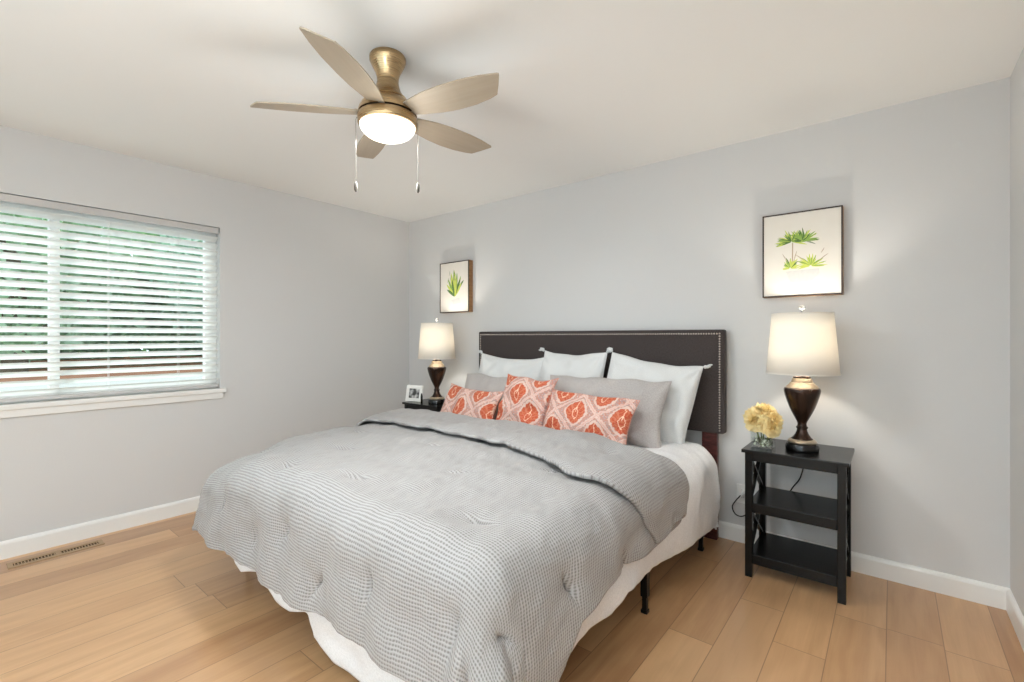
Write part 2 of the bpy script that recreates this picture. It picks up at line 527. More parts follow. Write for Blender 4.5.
def skirting(name, a, bb, n):
    """baseboard along a-b with a rounded top; n = inward normal"""
    a, bb, n = Vector(a), Vector(bb), Vector(n)
    prof = [(0, 0), (0.014, 0), (0.014, 0.082), (0.011, 0.092), (0.006, 0.098), (0, 0.1)]
    B = MB(); va = [B.bm.verts.new(a + n * p[0] + Vector((0, 0, p[1]))) for p in prof]
    vb = [B.bm.verts.new(bb + n * p[0] + Vector((0, 0, p[1]))) for p in prof]
    for i in range(len(prof) - 1): B.bm.faces.new((va[i], va[i + 1], vb[i + 1], vb[i]))
    B.bm.faces.new(va); B.bm.faces.new(vb)
    return struct(B.build(name, 'trim_paint'))
skirting('baseboard_back', (0, 0, 0), (XW, 0, 0), (0, -1, 0))
skirting('baseboard_left', (0, YF, 0), (0, -0.014, 0), (1, 0, 0))
skirting('baseboard_right', (XW, YF, 0), (XW, -0.014, 0), (-1, 0, 0))

# window_1 : vinyl frame with a centre mullion and two panes
win = bpy.data.objects.new('window_1', None); C.objects.link(win); struct(win)
b = MB(); fx0, fx1 = -0.125, -0.075
b.box(fx0, fx1, WY0, WY0 + 0.075, WZ0, WZ1); b.box(fx0, fx1, WY1 - 0.075, WY1, WZ0, WZ1)
b.box(fx0, fx1, WY0 + 0.075, WY1 - 0.075, WZ0, WZ0 + 0.06); b.box(fx0, fx1, WY0 + 0.075, WY1 - 0.075, WZ1 - 0.06, WZ1)
b.build('window_frame', 'white_plastic', win, bevel=0.004)
mid = (WY0 + WY1) / 2
mc = mid + 0.034
b = MB(); b.box(fx0 - 0.004, fx1 + 0.006, mc - 0.024, mc + 0.024, WZ0 + 0.06, WZ1 - 0.06)
b.build('mullion', 'white_plastic', win, bevel=0.004)
for y0, y1 in ((WY0 + 0.075, mc - 0.024), (mc + 0.024, WY1 - 0.075)):
    b = MB(); b.box(-0.104, -0.098, y0, y1, WZ0 + 0.06, WZ1 - 0.06); b.build('pane', 'window_glass', win)
# sill with rounded nose and a small apron
b = MB()
b.box(-0.125, 0.0, WY0, WY1, WZ0 - 0.03, WZ0)
b.box(0.0, 0.030, WY0 - 0.035, WY1 + 0.035, WZ0 - 0.03, WZ0)
b.box(0.0, 0.016, WY0 - 0.02, WY1 + 0.02, WZ0 - 0.075, WZ0 - 0.03)
struct(b.build('trim_1', 'trim_paint', bevel=0.004))

# ------------------------------------------------------------------ blind
bl = thing('window_blind', 'white horizontal slatted blind covering the window on the left wall', 'blind', (-0.030, mid, WZ0))
bl_y0, bl_y1 = WY0 + 0.012, WY1 - 0.008
hw = (bl_y1 - bl_y0) / 2; H = WZ1 - WZ0
b = MB(); b.box(-0.020, 0.024, -hw + 0.004, hw - 0.004, H - 0.044, H - 0.010); b.build('headrail', 'valance_white', bl)
b = MB(); b.box(0.026, 0.034, -hw, hw, H - 0.048, H - 0.006); b.build('valance', 'valance_white', bl, bevel=0.002)
NS, th = 21, R(38)
pitch = (H - 0.050 - 0.045) / NS
for i in range(NS):
    zc = 0.058 + pitch * i
    B = MB(); n = 6; vs = []
    for k in range(n + 1):
        t = k / n * 2 - 1
        a, cbow = t * 0.0255, 0.0022 * (1 - t * t)
        vs.append((a * math.cos(th) - cbow * math.sin(th), a * math.sin(th) + cbow * math.cos(th)))
    for off in (0.0,):
        for k in range(n):
            p, q_ = vs[k], vs[k + 1]
            dx, dz = -math.sin(th) * 0.0026, math.cos(th) * 0.0026
            B.bm.faces.new([B.bm.verts.new(w) for w in ((p[0], -hw, p[1]), (q_[0], -hw, q_[1]), (q_[0], hw, q_[1]), (p[0], hw, p[1]))])
            B.bm.faces.new([B.bm.verts.new(w) for w in ((p[0] + dx, -hw, p[1] + dz), (p[0] + dx, hw, p[1] + dz), (q_[0] + dx, hw, q_[1] + dz), (q_[0] + dx, -hw, q_[1] + dz))])
        for p in (vs[0], vs[-1]):
            B.bm.faces.new([B.bm.verts.new(w) for w in ((p[0], -hw, p[1]), (p[0], hw, p[1]), (p[0] + dx, hw, p[1] + dz), (p[0] + dx, -hw, p[1] + dz))])
        for yy in (-hw, hw):
            B.bm.faces.new([B.bm.verts.new((w[0], yy, w[1])) for w in vs] + [B.bm.verts.new((w[0] + dx, yy, w[1] + dz)) for w in vs[::-1]])
    bmesh.ops.remove_doubles(B.bm, verts=B.bm.verts[:], dist=1e-5)
    o = B.build('slat', 'blind_white', bl, smooth=True); o.location = (0, 0, zc)
b = MB(); b.box(-0.024, 0.024, -hw, hw, 0.010, 0.032); b.build('bottom_rail', 'valance_white', bl, bevel=0.003)
for yy in (-0.62, -0.2, 0.28, 0.66):
    b = MB()
    for xx in (-0.0215, 0.0215): b.tube([(xx, yy, 0.03), (xx, yy, H - 0.05)], 0.0008, 5)
    b.tube([(0.0, yy, 0.03), (0, yy, H - 0.05)], 0.0007, 5)
    b.build('ladder_cord', 'white_plastic', bl)

# ------------------------------------------------------------------ garden beyond the window
b = MB(); b.box(-26, -0.16, -16, 16, -0.50, -0.42); struct(b.build('ground', 'concrete'))
def fence(x, y0, y1, z1, label):
    f = thing('garden_fence', label, 'fence', (x, (y0 + y1) / 2, -0.42))
    h = z1 + 0.42; w = (y1 - y0) / 2
    b = MB()
    for k in range(7): b.box(-0.012, 0.012, -w, w, 0.06 + k * h / 7, 0.06 + (k + 0.9) * h / 7)
    b.build('board_panel', 'cedar_boards', f)
    for k in range(6):
        yy = -w + 2 * w * k / 5
        b = MB(); b.box(0.014, 0.11, yy - 0.045, yy + 0.045, 0, h + 0.1); b.build('post', 'cedar_boards', f)
fence(-9.0, -5.5, 7.0, 0.75, 'low reddish timber fence crossing the garden beyond the window')
w_ = thing('garden_wall', 'pale low garden wall with red coping outside the window', 'garden wall', (-6.0, 0.5, -0.42))
b = MB(); b.box(-0.1, 0.1, -4.0, 4.0, 0, 1.02); b.build('wall_body', 'stucco_white', w_)
b = MB(); b.box(-0.14, 0.14, -4.03, 4.03, 1.02, 1.09); b.build('coping', 'cedar_boards', w_, bevel=0.01)
rg = np.random.RandomState(4)
def leaf_crown(center, rad, n, size, seed):
    rg = np.random.RandomState(seed)
    d = rg.normal(size=(n, 3)); d /= np.linalg.norm(d, axis=1)[:, None]
    rr = rg.uniform(0.25, 1.0, n) ** 0.5
    lump = 1 + 0.18 * np.sin(d[:, 0] * 5 + seed) * np.cos(d[:, 2] * 4 + d[:, 1] * 3)
    p = d * (rr * lump)[:, None] * np.array(rad) + np.array(center)
    a = rg.normal(size=(n, 3)); a /= np.linalg.norm(a, axis=1)[:, None]
    t = rg.normal(size=(n, 3)); t -= (t * a).sum(1)[:, None] * a; t /= np.linalg.norm(t, axis=1)[:, None]
    bb = np.cross(a, t); s = size * rg.uniform(0.6, 1.3, n)[:, None]
    q = np.stack([p - a * s, p + t * s * 0.45 + bb * s * 0.1, p + a * s, p - t * s * 0.45 + bb * s * 0.1], 1)
    me = bpy.data.meshes.new('crown')
    me.from_pydata(q.reshape(-1, 3).tolist(), [], np.arange(n * 4).reshape(n, 4).tolist())
    return me
def tree(name, x, y, h, rad, trunk_r, mname, label, cat, n=2600, size=0.14, seed=1):
    t = thing(name, label, cat, (x, y, -0.42))
    me = leaf_crown((0, 0, h), rad, n, size, seed); me.materials.append(M[mname])
    o = bpy.data.objects.new('foliage', me); C.objects.link(o); o.parent = t
    b = MB(); b.tube([(0, 0, 0), (0.03, 0.02, h * 0.35), (-0.03, 0.05, h * 0.7), (0, 0, h)], [trunk_r, trunk_r * 0.85, trunk_r * 0.7, trunk_r * 0.4], 10)
    for k in range(4):
        a = k * 1.7 + seed
        b.tube([(0, 0, h * (0.45 + 0.1 * k)), (math.cos(a) * rad[0] * 0.3, math.sin(a) * rad[1] * 0.3, h * (0.6 + 0.1 * k)), (math.cos(a) * rad[0] * 0.6, math.sin(a) * rad[1] * 0.6, h * (0.75 + 0.1 * k))], [trunk_r * 0.5, trunk_r * 0.3, trunk_r * 0.15], 7)
    b.build('trunk', 'bark', t, smooth=True)
tree('garden_tree', -7.4, -2.3, 3.1, (1.6, 1.7, 1.9), 0.20, 'foliage', 'broad green tree outside, left pane, behind the blind', 'tree', 3000, 0.15, 1)
tree('garden_tree', -7.3, 1.6, 3.2, (1.6, 2.1, 2.0), 0.16, 'foliage_blue', 'blue green tree outside, seen through the right half of the blind', 'tree', 3400, 0.15, 2)
tree('garden_tree', -13.6, -4.0, 4.0, (2.4, 2.8, 3.2), 0.2, 'foliage_blue', 'tall pale tree far outside at the leftmost end of the blind', 'tree', 3000, 0.2, 3)
tree('garden_tree', -13.6, 5.6, 3.8, (2.4, 2.8, 3.0), 0.2, 'foliage', 'tall green tree far outside at the rightmost end of the blind', 'tree', 3000, 0.2, 5)
hz = thing('garden_hedge', 'long green hedge along the far garden boundary outside', 'hedge', (-9.9, 0.8, -0.42))
me = leaf_crown((0, 0, 1.6), (0.8, 7.6, 2.6), 13000, 0.24, 6); me.materials.append(M['foliage'])
o = bpy.data.objects.new('foliage', me); C.objects.link(o); o.parent = hz
b = MB()
b.tube([(0, -5.6, 0.05), (0, 5.6, 0.05)], 0.04, 7)
for k in range(9): b.tube([(0, -5.6 + k * 1.4, 0), (0.05, -5.55 + k * 1.4, 0.9)], [0.05, 0.03], 7)
b.build('woody_base', 'bark', hz)

# ------------------------------------------------------------------ ceiling fan
fan = thing('ceiling_fan', 'five blade brass ceiling fan with glowing light bowl', 'ceiling fan', (2.226, -1.888, CEIL))
b = MB(); b.lathe([(0.072, 0.0), (0.076, -0.006), (0.075, -0.022), (0.064, -0.045), (0.052, -0.068), (0.046, -0.088), (0.0445, -0.104)], 48)
b.build('canopy', 'brushed_brass', fan, smooth=True)
b = MB(); b.lathe([(0.044, -0.106), (0.0455, -0.112), (0.048, -0.128), (0.056, -0.150), (0.068, -0.168), (0.079, -0.178), (0.082, -0.183), (0.079, -0.187),
                   (0.092, -0.194), (0.108, -0.210), (0.118, -0.228), (0.122, -0.249)], 48)
b.build('motor_housing', 'brushed_brass', fan, smooth=True)
b = MB(); b.lathe([(0.106, -0.249), (0.113, -0.249), (0.113, -0.256), (0.106, -0.256)], 48)
b.build('seam_ring', 'black_metal', fan, smooth=True)
b = MB(); b.lathe([(0.106, -0.256), (0.121, -0.256), (0.1235, -0.260), (0.1235, -0.288), (0.121, -0.294), (0.112, -0.296)], 48)
b.build('light_ring', 'brushed_brass', fan, smooth=True)
b = MB(); pr = []
for k in range(11):
    a = k / 10 * math.pi / 2
    pr.append((0.1155 * math.cos(a) + 0.0005, -0.294 - 0.060 * math.sin(a)))
b.lathe(pr, 48)
b.build('light_bowl', 'frosted_bowl', fan, smooth=True)
BL = [(0.10, 0.034), (0.16, 0.050), (0.24, 0.066), (0.32, 0.073), (0.40, 0.071), (0.47, 0.060), (0.505, 0.050),
      (0.530, 0.012), (0.555, -0.030), (0.560, -0.041), (0.553, -0.046),
      (0.48, -0.059), (0.40, -0.066), (0.30, -0.066), (0.22, -0.060), (0.15, -0.046), (0.10, -0.034)]
proto = None
for kk, adeg in enumerate((-60, 12, 84, 156, 228)):
    o = None
    if proto is None:
        b = MB(); b.prism(BL[::-1], -0.003, 0.003)
        proto = o = b.build('blade', 'champagne_blade', fan, bevel=0.0015)
        b2 = MB(); b2.box(0.085, 0.165, -0.017, 0.017, 0.003, 0.009); b2.lathe([(0.006, 0.009), (0.006, 0.012)], 10, (0.13, 0, 0))
        iron = b2.build('blade_iron', 'brushed_brass', proto, bevel=0.002)
    else:
        o = proto.copy(); C.objects.link(o); o.parent = fan
        i2 = iron.copy(); C.objects.link(i2); i2.parent = o
    # +y local edge (CCW) low, CW edge high
    o.rotation_euler = (R(-14), 0, 0)
    o.rotation_mode = 'QUATERNION'
    o.rotation_quaternion = (Matrix.Rotation(R(adeg), 4, 'Z') @ Matrix.Rotation(R(-14), 4, 'X')).to_quaternion()
    o.location = (0, 0, -0.243)
camdir = Vector((3.89 - 2.226, -3.1 + 1.888, 0)).normalized(); side = Vector((-camdir.y, camdir.x, 0))
for s_, dep, lng in ((-0.124, 0.02, 0.262), (0.120, 0.03, 0.250)):
    p = side * s_ + camdir * dep
    b = MB(); b.tube([(p.x * 0.9, p.y * 0.9, -0.278), (p.x, p.y, -0.279), (p.x * 1.03, p.y * 1.03, -0.288), (p.x * 1.03, p.y * 1.03, -0.285 - lng)], 0.0010, 6)
    ch = b.build('pull_chain', 'chain_metal', fan)
    b = MB(); b.lathe([(0.002, 0), (0.006, -0.006), (0.0075, -0.02), (0.007, -0.034), (0.003, -0.042)], 14, (p.x * 1.03, p.y * 1.03, -0.285 - lng))
    b.build('pull_fob', 'chain_metal', ch, smooth=True)
ld = bpy.data.lights.new('fan_light', 'POINT'); ld.energy = 5.0; ld.color = (0.96, 0.965, 0.95); ld.shadow_soft_size = 0.16
lo = bpy.data.objects.new('fan_light', ld); C.objects.link(lo); lo.parent = fan; lo.location = (0, 0, -0.56)

ad = bpy.data.lights.new('fan_downlight', 'AREA'); ad.shape = 'DISK'; ad.size = 0.22; ad.energy = 15; ad.color = (0.92, 0.96, 0.98)
ao = bpy.data.objects.new('fan_downlight', ad); C.objects.link(ao); ao.parent = fan; ao.location = (0, 0, -0.362)

# ------------------------------------------------------------------ bed
bed = thing('bed', 'king size bed with charcoal upholstered headboard and black metal legs', 'bed', (2.095, -1.13, 0))
bx, by = 2.095, -1.13
b = MB(); b.box(1.073 - bx, 3.103 - bx, -0.098 - by, -0.032 - by, 0.660, 1.296)
hb = b.build('headboard', 'charcoal_linen', bed, bevel=0.012)
uvl = hb.data.uv_layers.new(name='UVMap')
for lp in hb.data.loops:
    co = hb.data.vertices[lp.vertex_index].co; uvl.data[lp.index].uv = (co.x + co.y, co.z)
b = MB()
xl, xr, zt, zb = 1.073 - bx + 0.026, 3.103 - bx - 0.026, 1.270, 0.680
pts = [(xl + i * (xr - xl) / 128, zt) for i in range(129)]
pts += [(xx, zt - j * (zt - zb) / 38) for xx in (xl, xr) for j in range(1, 39)]
for xx, zz in pts: b.sphere((xx, -0.099 - by, zz), 0.0056, (1, 0.5, 1), 8)
b.build('nailhead_trim', 'nailhead', hb, smooth=True)
for xx in (1.175, 3.010):
    b = MB(); b.box(xx - 0.045 - bx, xx + 0.045 - bx, -0.075 - by, -0.035 - by, 0.0, 0.66)
    b.build('headboard_post', 'mahogany_wood', bed, bevel=0.003)
b = MB()
for xx in (1.15, 3.02): b.box(xx - 0.015 - bx, xx + 0.015 - bx, -2.14 - by, -0.12 - by, 0.24, 0.285)
for yy in (-2.14, -1.1, -0.13): b.box(1.15 - bx, 3.02 - bx, yy - 0.015 - by, yy + 0.015 - by, 0.24, 0.285)
b.build('metal_frame', 'black_metal', bed)
for xx in (1.16, 2.09, 3.02):
    for yy in (-0.27, -1.07, -2.02):
        b = MB(); b.box(xx - 0.016 - bx, xx + 0.016 - bx, yy - 0.016 - by, yy + 0.016 - by, 0.075, 0.25)
        b.box(xx - 0.011 - bx, xx + 0.011 - bx, yy - 0.011 - by, yy + 0.011 - by, 0.012, 0.09)
        b.box(xx - 0.015 - bx, xx + 0.015 - bx, yy - 0.015 - by, yy + 0.015 - by, 0.0, 0.016)
        b.build('leg', 'black_metal', bed, bevel=0.002)
b = MB(); b.box(1.13 - bx, 3.045 - bx, -2.13 - by, -0.13 - by, 0.288, 0.55)
b.build('mattress', 'white_cotton', bed, bevel=0.06)

def drape(Sx, Ty, rect, top, r, flare, wave):
    x0, x1, y0, y1 = rect
    ix0, ix1, iy0, iy1 = x0 + r, x1 - r, y0 + r, y1 - r
    px, py = np.clip(Sx, ix0, ix1), np.clip(Ty, iy0, iy1)
    dx, dy = Sx - px, Ty - py
    d = np.sqrt(dx * dx + dy * dy); dd = np.maximum(d, 1e-9)
    nx, ny = dx / dd, dy / dd
    q = r * math.pi / 2
    hor = np.where(d < q, r * np.sin(np.minimum(d, q) / r), r + (d - q) * flare)
    fall = np.where(d < q, r * (1 - np.cos(np.minimum(d, q) / r)), r + (d - q))
    w = wave(Sx, Ty, d, nx, ny)
    hor = hor + w * (d > 1e-6)
    return np.stack([px + nx * hor, py + ny * hor, top - fall], -1), d

def normals(P):
    du = np.gradient(P, axis=1); dv = np.gradient(P, axis=0)
    n = np.cross(du, dv); n /= np.maximum(np.linalg.norm(n, axis=-1, keepdims=True), 1e-9)
    return n

def hem(S_, xs, ds): return np.interp(S_, xs, ds)

# --- white coverlet under the comforter
cr, ctop, crect = 0.14, 0.615, (1.085, 3.076, -2.180, -0.115)
NU, NV = 300, 300
U_, V_ = np.meshgrid(np.linspace(0, 1, NU), np.linspace(0, 1, NV))
def cdr(S_): return hem(S_, [0.9, 1.3, 1.45, 1.62, 1.70, 1.80, 1.93, 2.05, 2.075, 2.10, 2.25, 2.5, 2.8, 3.3],
                        [0.40, 0.46, 0.55, 0.50, 0.53, 0.56, 0.56, 0.52, 0.52, 0.60, 0.63, 0.63, 0.62, 0.58])
Sn = crect[0] + cr - 0.46 + U_ * (crect[1] - crect[0] - 2 * cr + 0.92)
T = (crect[2] + cr - cdr(Sn)) + V_ * ((crect[3] - cr + 0.17) - (crect[2] + cr - cdr(Sn)))
dR = hem(T, [-2.6, -1.9, -1.76, -1.51, -1.4, -1.08, -0.66, -0.09, 0.3], [0.52, 0.503, 0.485, 0.477, 0.44, 0.468, 0.507, 0.55, 0.55])
dL = hem(T, [-2.6, -1.9, -1.0], [0.40, 0.44, 0.52])
Sx = (crect[0] + cr - dL) + U_ * ((crect[1] - cr + dR) - (crect[0] + cr - dL))
def cw(Sx, Ty, d, nx, ny):
    amp = sstep(0.18, 0.5, d)
    per = Sx * np.abs(ny) + Ty * np.abs(nx)
    return amp * (0.005 * vnoise(per, per * 0, 3.2, 31) + 0.007 * vnoise(per, per * 0, 1.4, 32) - 0.008)
Sx0, T0 = Sx, T
pxc = np.clip(Sx, crect[0] + cr, crect[1] - cr); pyc = np.maximum(T, crect[2] + cr)
dc = np.hypot(Sx - pxc, T - pyc); kc = np.where(dc > 0.66, (0.66 + (dc - 0.66) * 0.15) / np.maximum(dc, 1e-9), 1.0)
P, d = drape(pxc + (Sx - pxc) * kc, np.where(T < 0 * T + crect[2] + cr, pyc + (T - pyc) * kc, T), crect, ctop, cr, 0.03, cw)
tuck = sstep(0.40, 0.60, d) * 0.035 * (T > -2.0)
n = normals(P)
P = P + n * (0.004 * vnoise(Sx, T, 3.0, 3) + 0.0022 * vnoise(Sx, T, 9.0, 5))[..., None]
P[..., 0] -= np.sign(Sx - 2.09) * tuck * 0.4
P[..., 0] += 0.028 * sstep(-1.1, -0.5, T) * sstep(0.1, 0.3, d) * (Sx > 2.09)
P[..., 2] -= 0.125 * np.exp(-((Sx - 1.10) ** 2 + (T + 2.20) ** 2) / 0.32 ** 2) * (1 - sstep(0.15, 0.5, d))
cov = grid_mesh('coverlet', P, np.stack([Sx, T], -1), ['white_coverlet'])
so = cov.modifiers.new('solid', 'SOLIDIFY'); so.thickness = 0.010; so.offset = 0
tag(cov, 'plain white coverlet hanging down the bed sides below the grey comforter', 'bedspread')

# --- grey waffle comforter folded back below the pillows
r0, top0, rect0 = 0.13, 0.648, (1.030, 3.100, -2.235, 3.0)
NU = 420
def foot_d(S_): return hem(S_, [0.6, 1.0, 1.3, 1.58, 1.82, 2.16, 2.5, 2.8, 3.4], [0.46, 0.48, 0.47, 0.47, 0.48, 0.462, 0.43, 0.44, 0.50])
def right_d(T_): return hem(T_, [-2.7, -2.05, -1.95, -1.90, -1.82, -1.70, -1.56, -1.24, -0.8], [0.55, 0.53, 0.50, 0.44, 0.37, 0.345, 0.335, 0.36, 0.36])
def left_d(T_): return hem(T_, [-2.6, -2.0, -1.0], [0.56, 0.54, 0.46])
u1 = np.linspace(0, 1, NU)
Sn1 = rect0[0] + r0 - 0.47 + u1 * (rect0[1] - rect0[0] - 2 * r0 + 0.94)
yf = hem(Sn1, [0.7, 1.2, 1.9, 2.4, 2.7, 2.9, 3.02, 3.15, 3.25, 3.35, 3.42, 3.5], [-0.98, -0.92, -0.86, -0.87, -0.87, -0.92, -1.00, -0.98, -0.91, -0.86, -0.90, -0.94])
ye = hem(Sn1, [0.7, 1.0, 1.4, 2.2, 2.45, 2.75, 2.95, 3.05, 3.15, 3.25, 3.33, 3.42, 3.5], [-1.15, -1.25, -1.22, -1.255, -1.27, -1.355, -1.46, -1.50, -1.45, -1.35, -1.28, -1.20, -1.14])
ksm = np.exp(-np.linspace(-2, 2, 21) ** 2); ksm /= ksm.sum()
sm = lambda a: np.convolve(np.pad(a, 10, mode='edge'), ksm, 'valid')
yf, ye = sm(yf), sm(ye)
rows = []; lay = []
NM = 380
y_foot = rect0[2] + r0 - foot_d(Sn1)
for k in range(NM):
    t = k / (NM - 1); rows.append(y_foot + (yf - y_foot) * t); lay.append(0.0)
NA = 16; FR = 0.024
for k in range(1, NA):
    a = math.pi * k / NA; rows.append(yf + FR * math.sin(a) * 1.6); lay.append(0.5 - 0.5 * math.cos(a))
NF = 110
for k in range(NF):
    t = k / (NF - 1); rows.append(yf + (ye - yf) * t); lay.append(1.0)
T = np.array(rows); L = np.repeat(np.array(lay)[:, None], NU, 1); Ug = np.repeat(u1[None], len(rows), 0)
dRr = right_d(T) * (1 - L) + L * (hem(T, [-1.6, -1.25, -1.1, -0.95, -0.8], [0.355, 0.345, 0.33, 0.306, 0.28]))
dLl = left_d(T)
Sx = (rect0[0] + r0 - dLl) + Ug * ((rect0[1] - r0 + dRr) - (rect0[0] + r0 - dLl))
def qw(Sx, Ty, d, nx, ny):
    amp = sstep(0.16, 0.46, d)
    side_w = 0.010 + 0.010 * np.sin(Ty * 2 * np.pi / 0.62 + 0.8) + 0.004 * np.sin(Ty * 2 * np.pi / 0.23)
    foot_w = 0.012 + 0.010 * np.sin(Sx * 2 * np.pi / 0.66 + 1.2) + 0.006 * np.sin(Sx * 2 * np.pi / 0.27 + 0.4)
    cx = np.abs(nx) * np.abs(ny) * 2
    th = np.arctan2(np.abs(nx), np.abs(ny))
    lobes = np.where(Sx < 2.09, 0.45, 1.0) * (0.045 * np.cos(th * 8.2 - 0.9) + 0.018 * np.cos(th * 17 + 0.5))
    return amp * (side_w * nx * nx + foot_w * ny * ny + lobes * cx * sstep(0.1, 0.6, d) * 1.2 + np.where(Sx < 2.09, 0.0, 0.035) * cx)
def cap_corner(Sx, T, rect, r, cl, cr_):
    """rounds the cloth's foot corners off so they do not hang in long points"""
    px = np.clip(Sx, rect[0] + r, rect[1] - r); py = np.maximum(T, rect[2] + r)
    d = np.hypot(Sx - px, T - py); cap = np.where(Sx < 2.09, cl, cr_)
    k = np.where(d > cap, (cap + (d - cap) * 0.15) / np.maximum(d, 1e-9), 1.0)
    return px + (Sx - px) * k, py + (T - py) * k
Sm, Tm = cap_corner(Sx, T, rect0, r0, 0.46, 0.62)
P, d = drape(Sm, Tm, rect0, top0, r0, 0.030, qw)
n = normals(P); flip = np.where(n[..., 2:3] < 0, -1.0, 1.0)
# make the normal point outwards everywhere (the flap rows run backwards)
out = np.stack([np.where(Sx > 2.1, 1.0, -1.0) * (d > 0.05) * (np.abs(Sx - 2.085) > 0.85), -1.0 * (T < rect0[2] + r0) * np.ones_like(Sx), 0.25 + 0 * Sx], -1)
sgn = np.sign((n * out).sum(-1, keepdims=True)); sgn[sgn == 0] = 1
n = n * sgn
# puffiness, creases and tufts
flat = 0.010 * vnoise(Sx, T, 1.6, 11) + 0.0045 * vnoise(Sx, T, 4.5, 12) + 0.0014 * vnoise(Sx, T, 13.0, 13)
TUFT = [(2.20, -2.02), (2.42, -1.66), (2.84, -1.98), (2.74, -1.40), (1.14, -1.92), (2.0, -1.42), (1.62, -1.72), (1.34, -1.42), (1.75, -2.08),
        (2.62, -2.36), (2.05, -2.33), (1.45, -2.34), (3.22, -1.86), (3.22, -2.2), (3.28, -1.45), (3.0, -2.36), (2.30, -2.46), (1.75, -2.44)]
disp = flat.copy()
for i, (tx, ty) in enumerate(TUFT):
    a = 0.25 * math.sin(i * 2.3) + (0.3 if ty > -2.2 else 1.2)
    ex_, ey_ = Sx - tx, T - ty
    la, lb = ex_ * math.cos(a) + ey_ * math.sin(a), -ex_ * math.sin(a) + ey_ * math.cos(a)
    rr2 = ex_ ** 2 + ey_ ** 2
    disp -= (1 - L) * (0.012 * np.exp(-rr2 / 0.065 ** 2) + 0.024 * np.exp(-(la / 0.050) ** 2 - (lb / 0.013) ** 2))
    disp += (1 - L) * 0.004 * np.exp(-((np.sqrt(rr2) - 0.16) / 0.10) ** 2)
for (tx, ty) in [(2.86, -1.10), (1.8, -1.03), (2.3, -1.04), (3.27, -1.02)]:
    rr2 = (Sx - tx) ** 2 + (T - ty) ** 2
    disp -= L * 0.016 * np.exp(-rr2 / 0.04 ** 2)
edge_roll = L * 0.010 * np.exp(-((T - ye[None]) / 0.03) ** 2)
disp += L * (2 * FR * (1 - 0.45 * sstep(0.05, 0.25, d)) + 0.008 * sstep(0.0, 0.2, T - ye[None])) - edge_roll
crown = 0.018 * np.clip(1 - ((Sx - 2.085) / 1.0) ** 2, 0, 1)
P = P + n * disp[..., None]
P[..., 2] += crown * (1 - sstep(0.0, 0.22, d))
P[..., 2] -= 0.095 * np.exp(-((Sx - 1.10) ** 2 + (T + 2.20) ** 2) / 0.30 ** 2) * (1 - sstep(0.15, 0.5, d))
P[..., 0] -= 0.075 * sstep(-2.15, -1.35, T) * sstep(-1.55, -1.05, -Sx)
com = grid_mesh('comforter', P, np.stack([Sx, T], -1), ['waffle_fabric'])
so = com.modifiers.new('solid', 'SOLIDIFY'); so.thickness = 0.016; so.offset = 0
tag(com, 'tufted grey waffle weave comforter spread over the bed, top edge folded back', 'comforter')

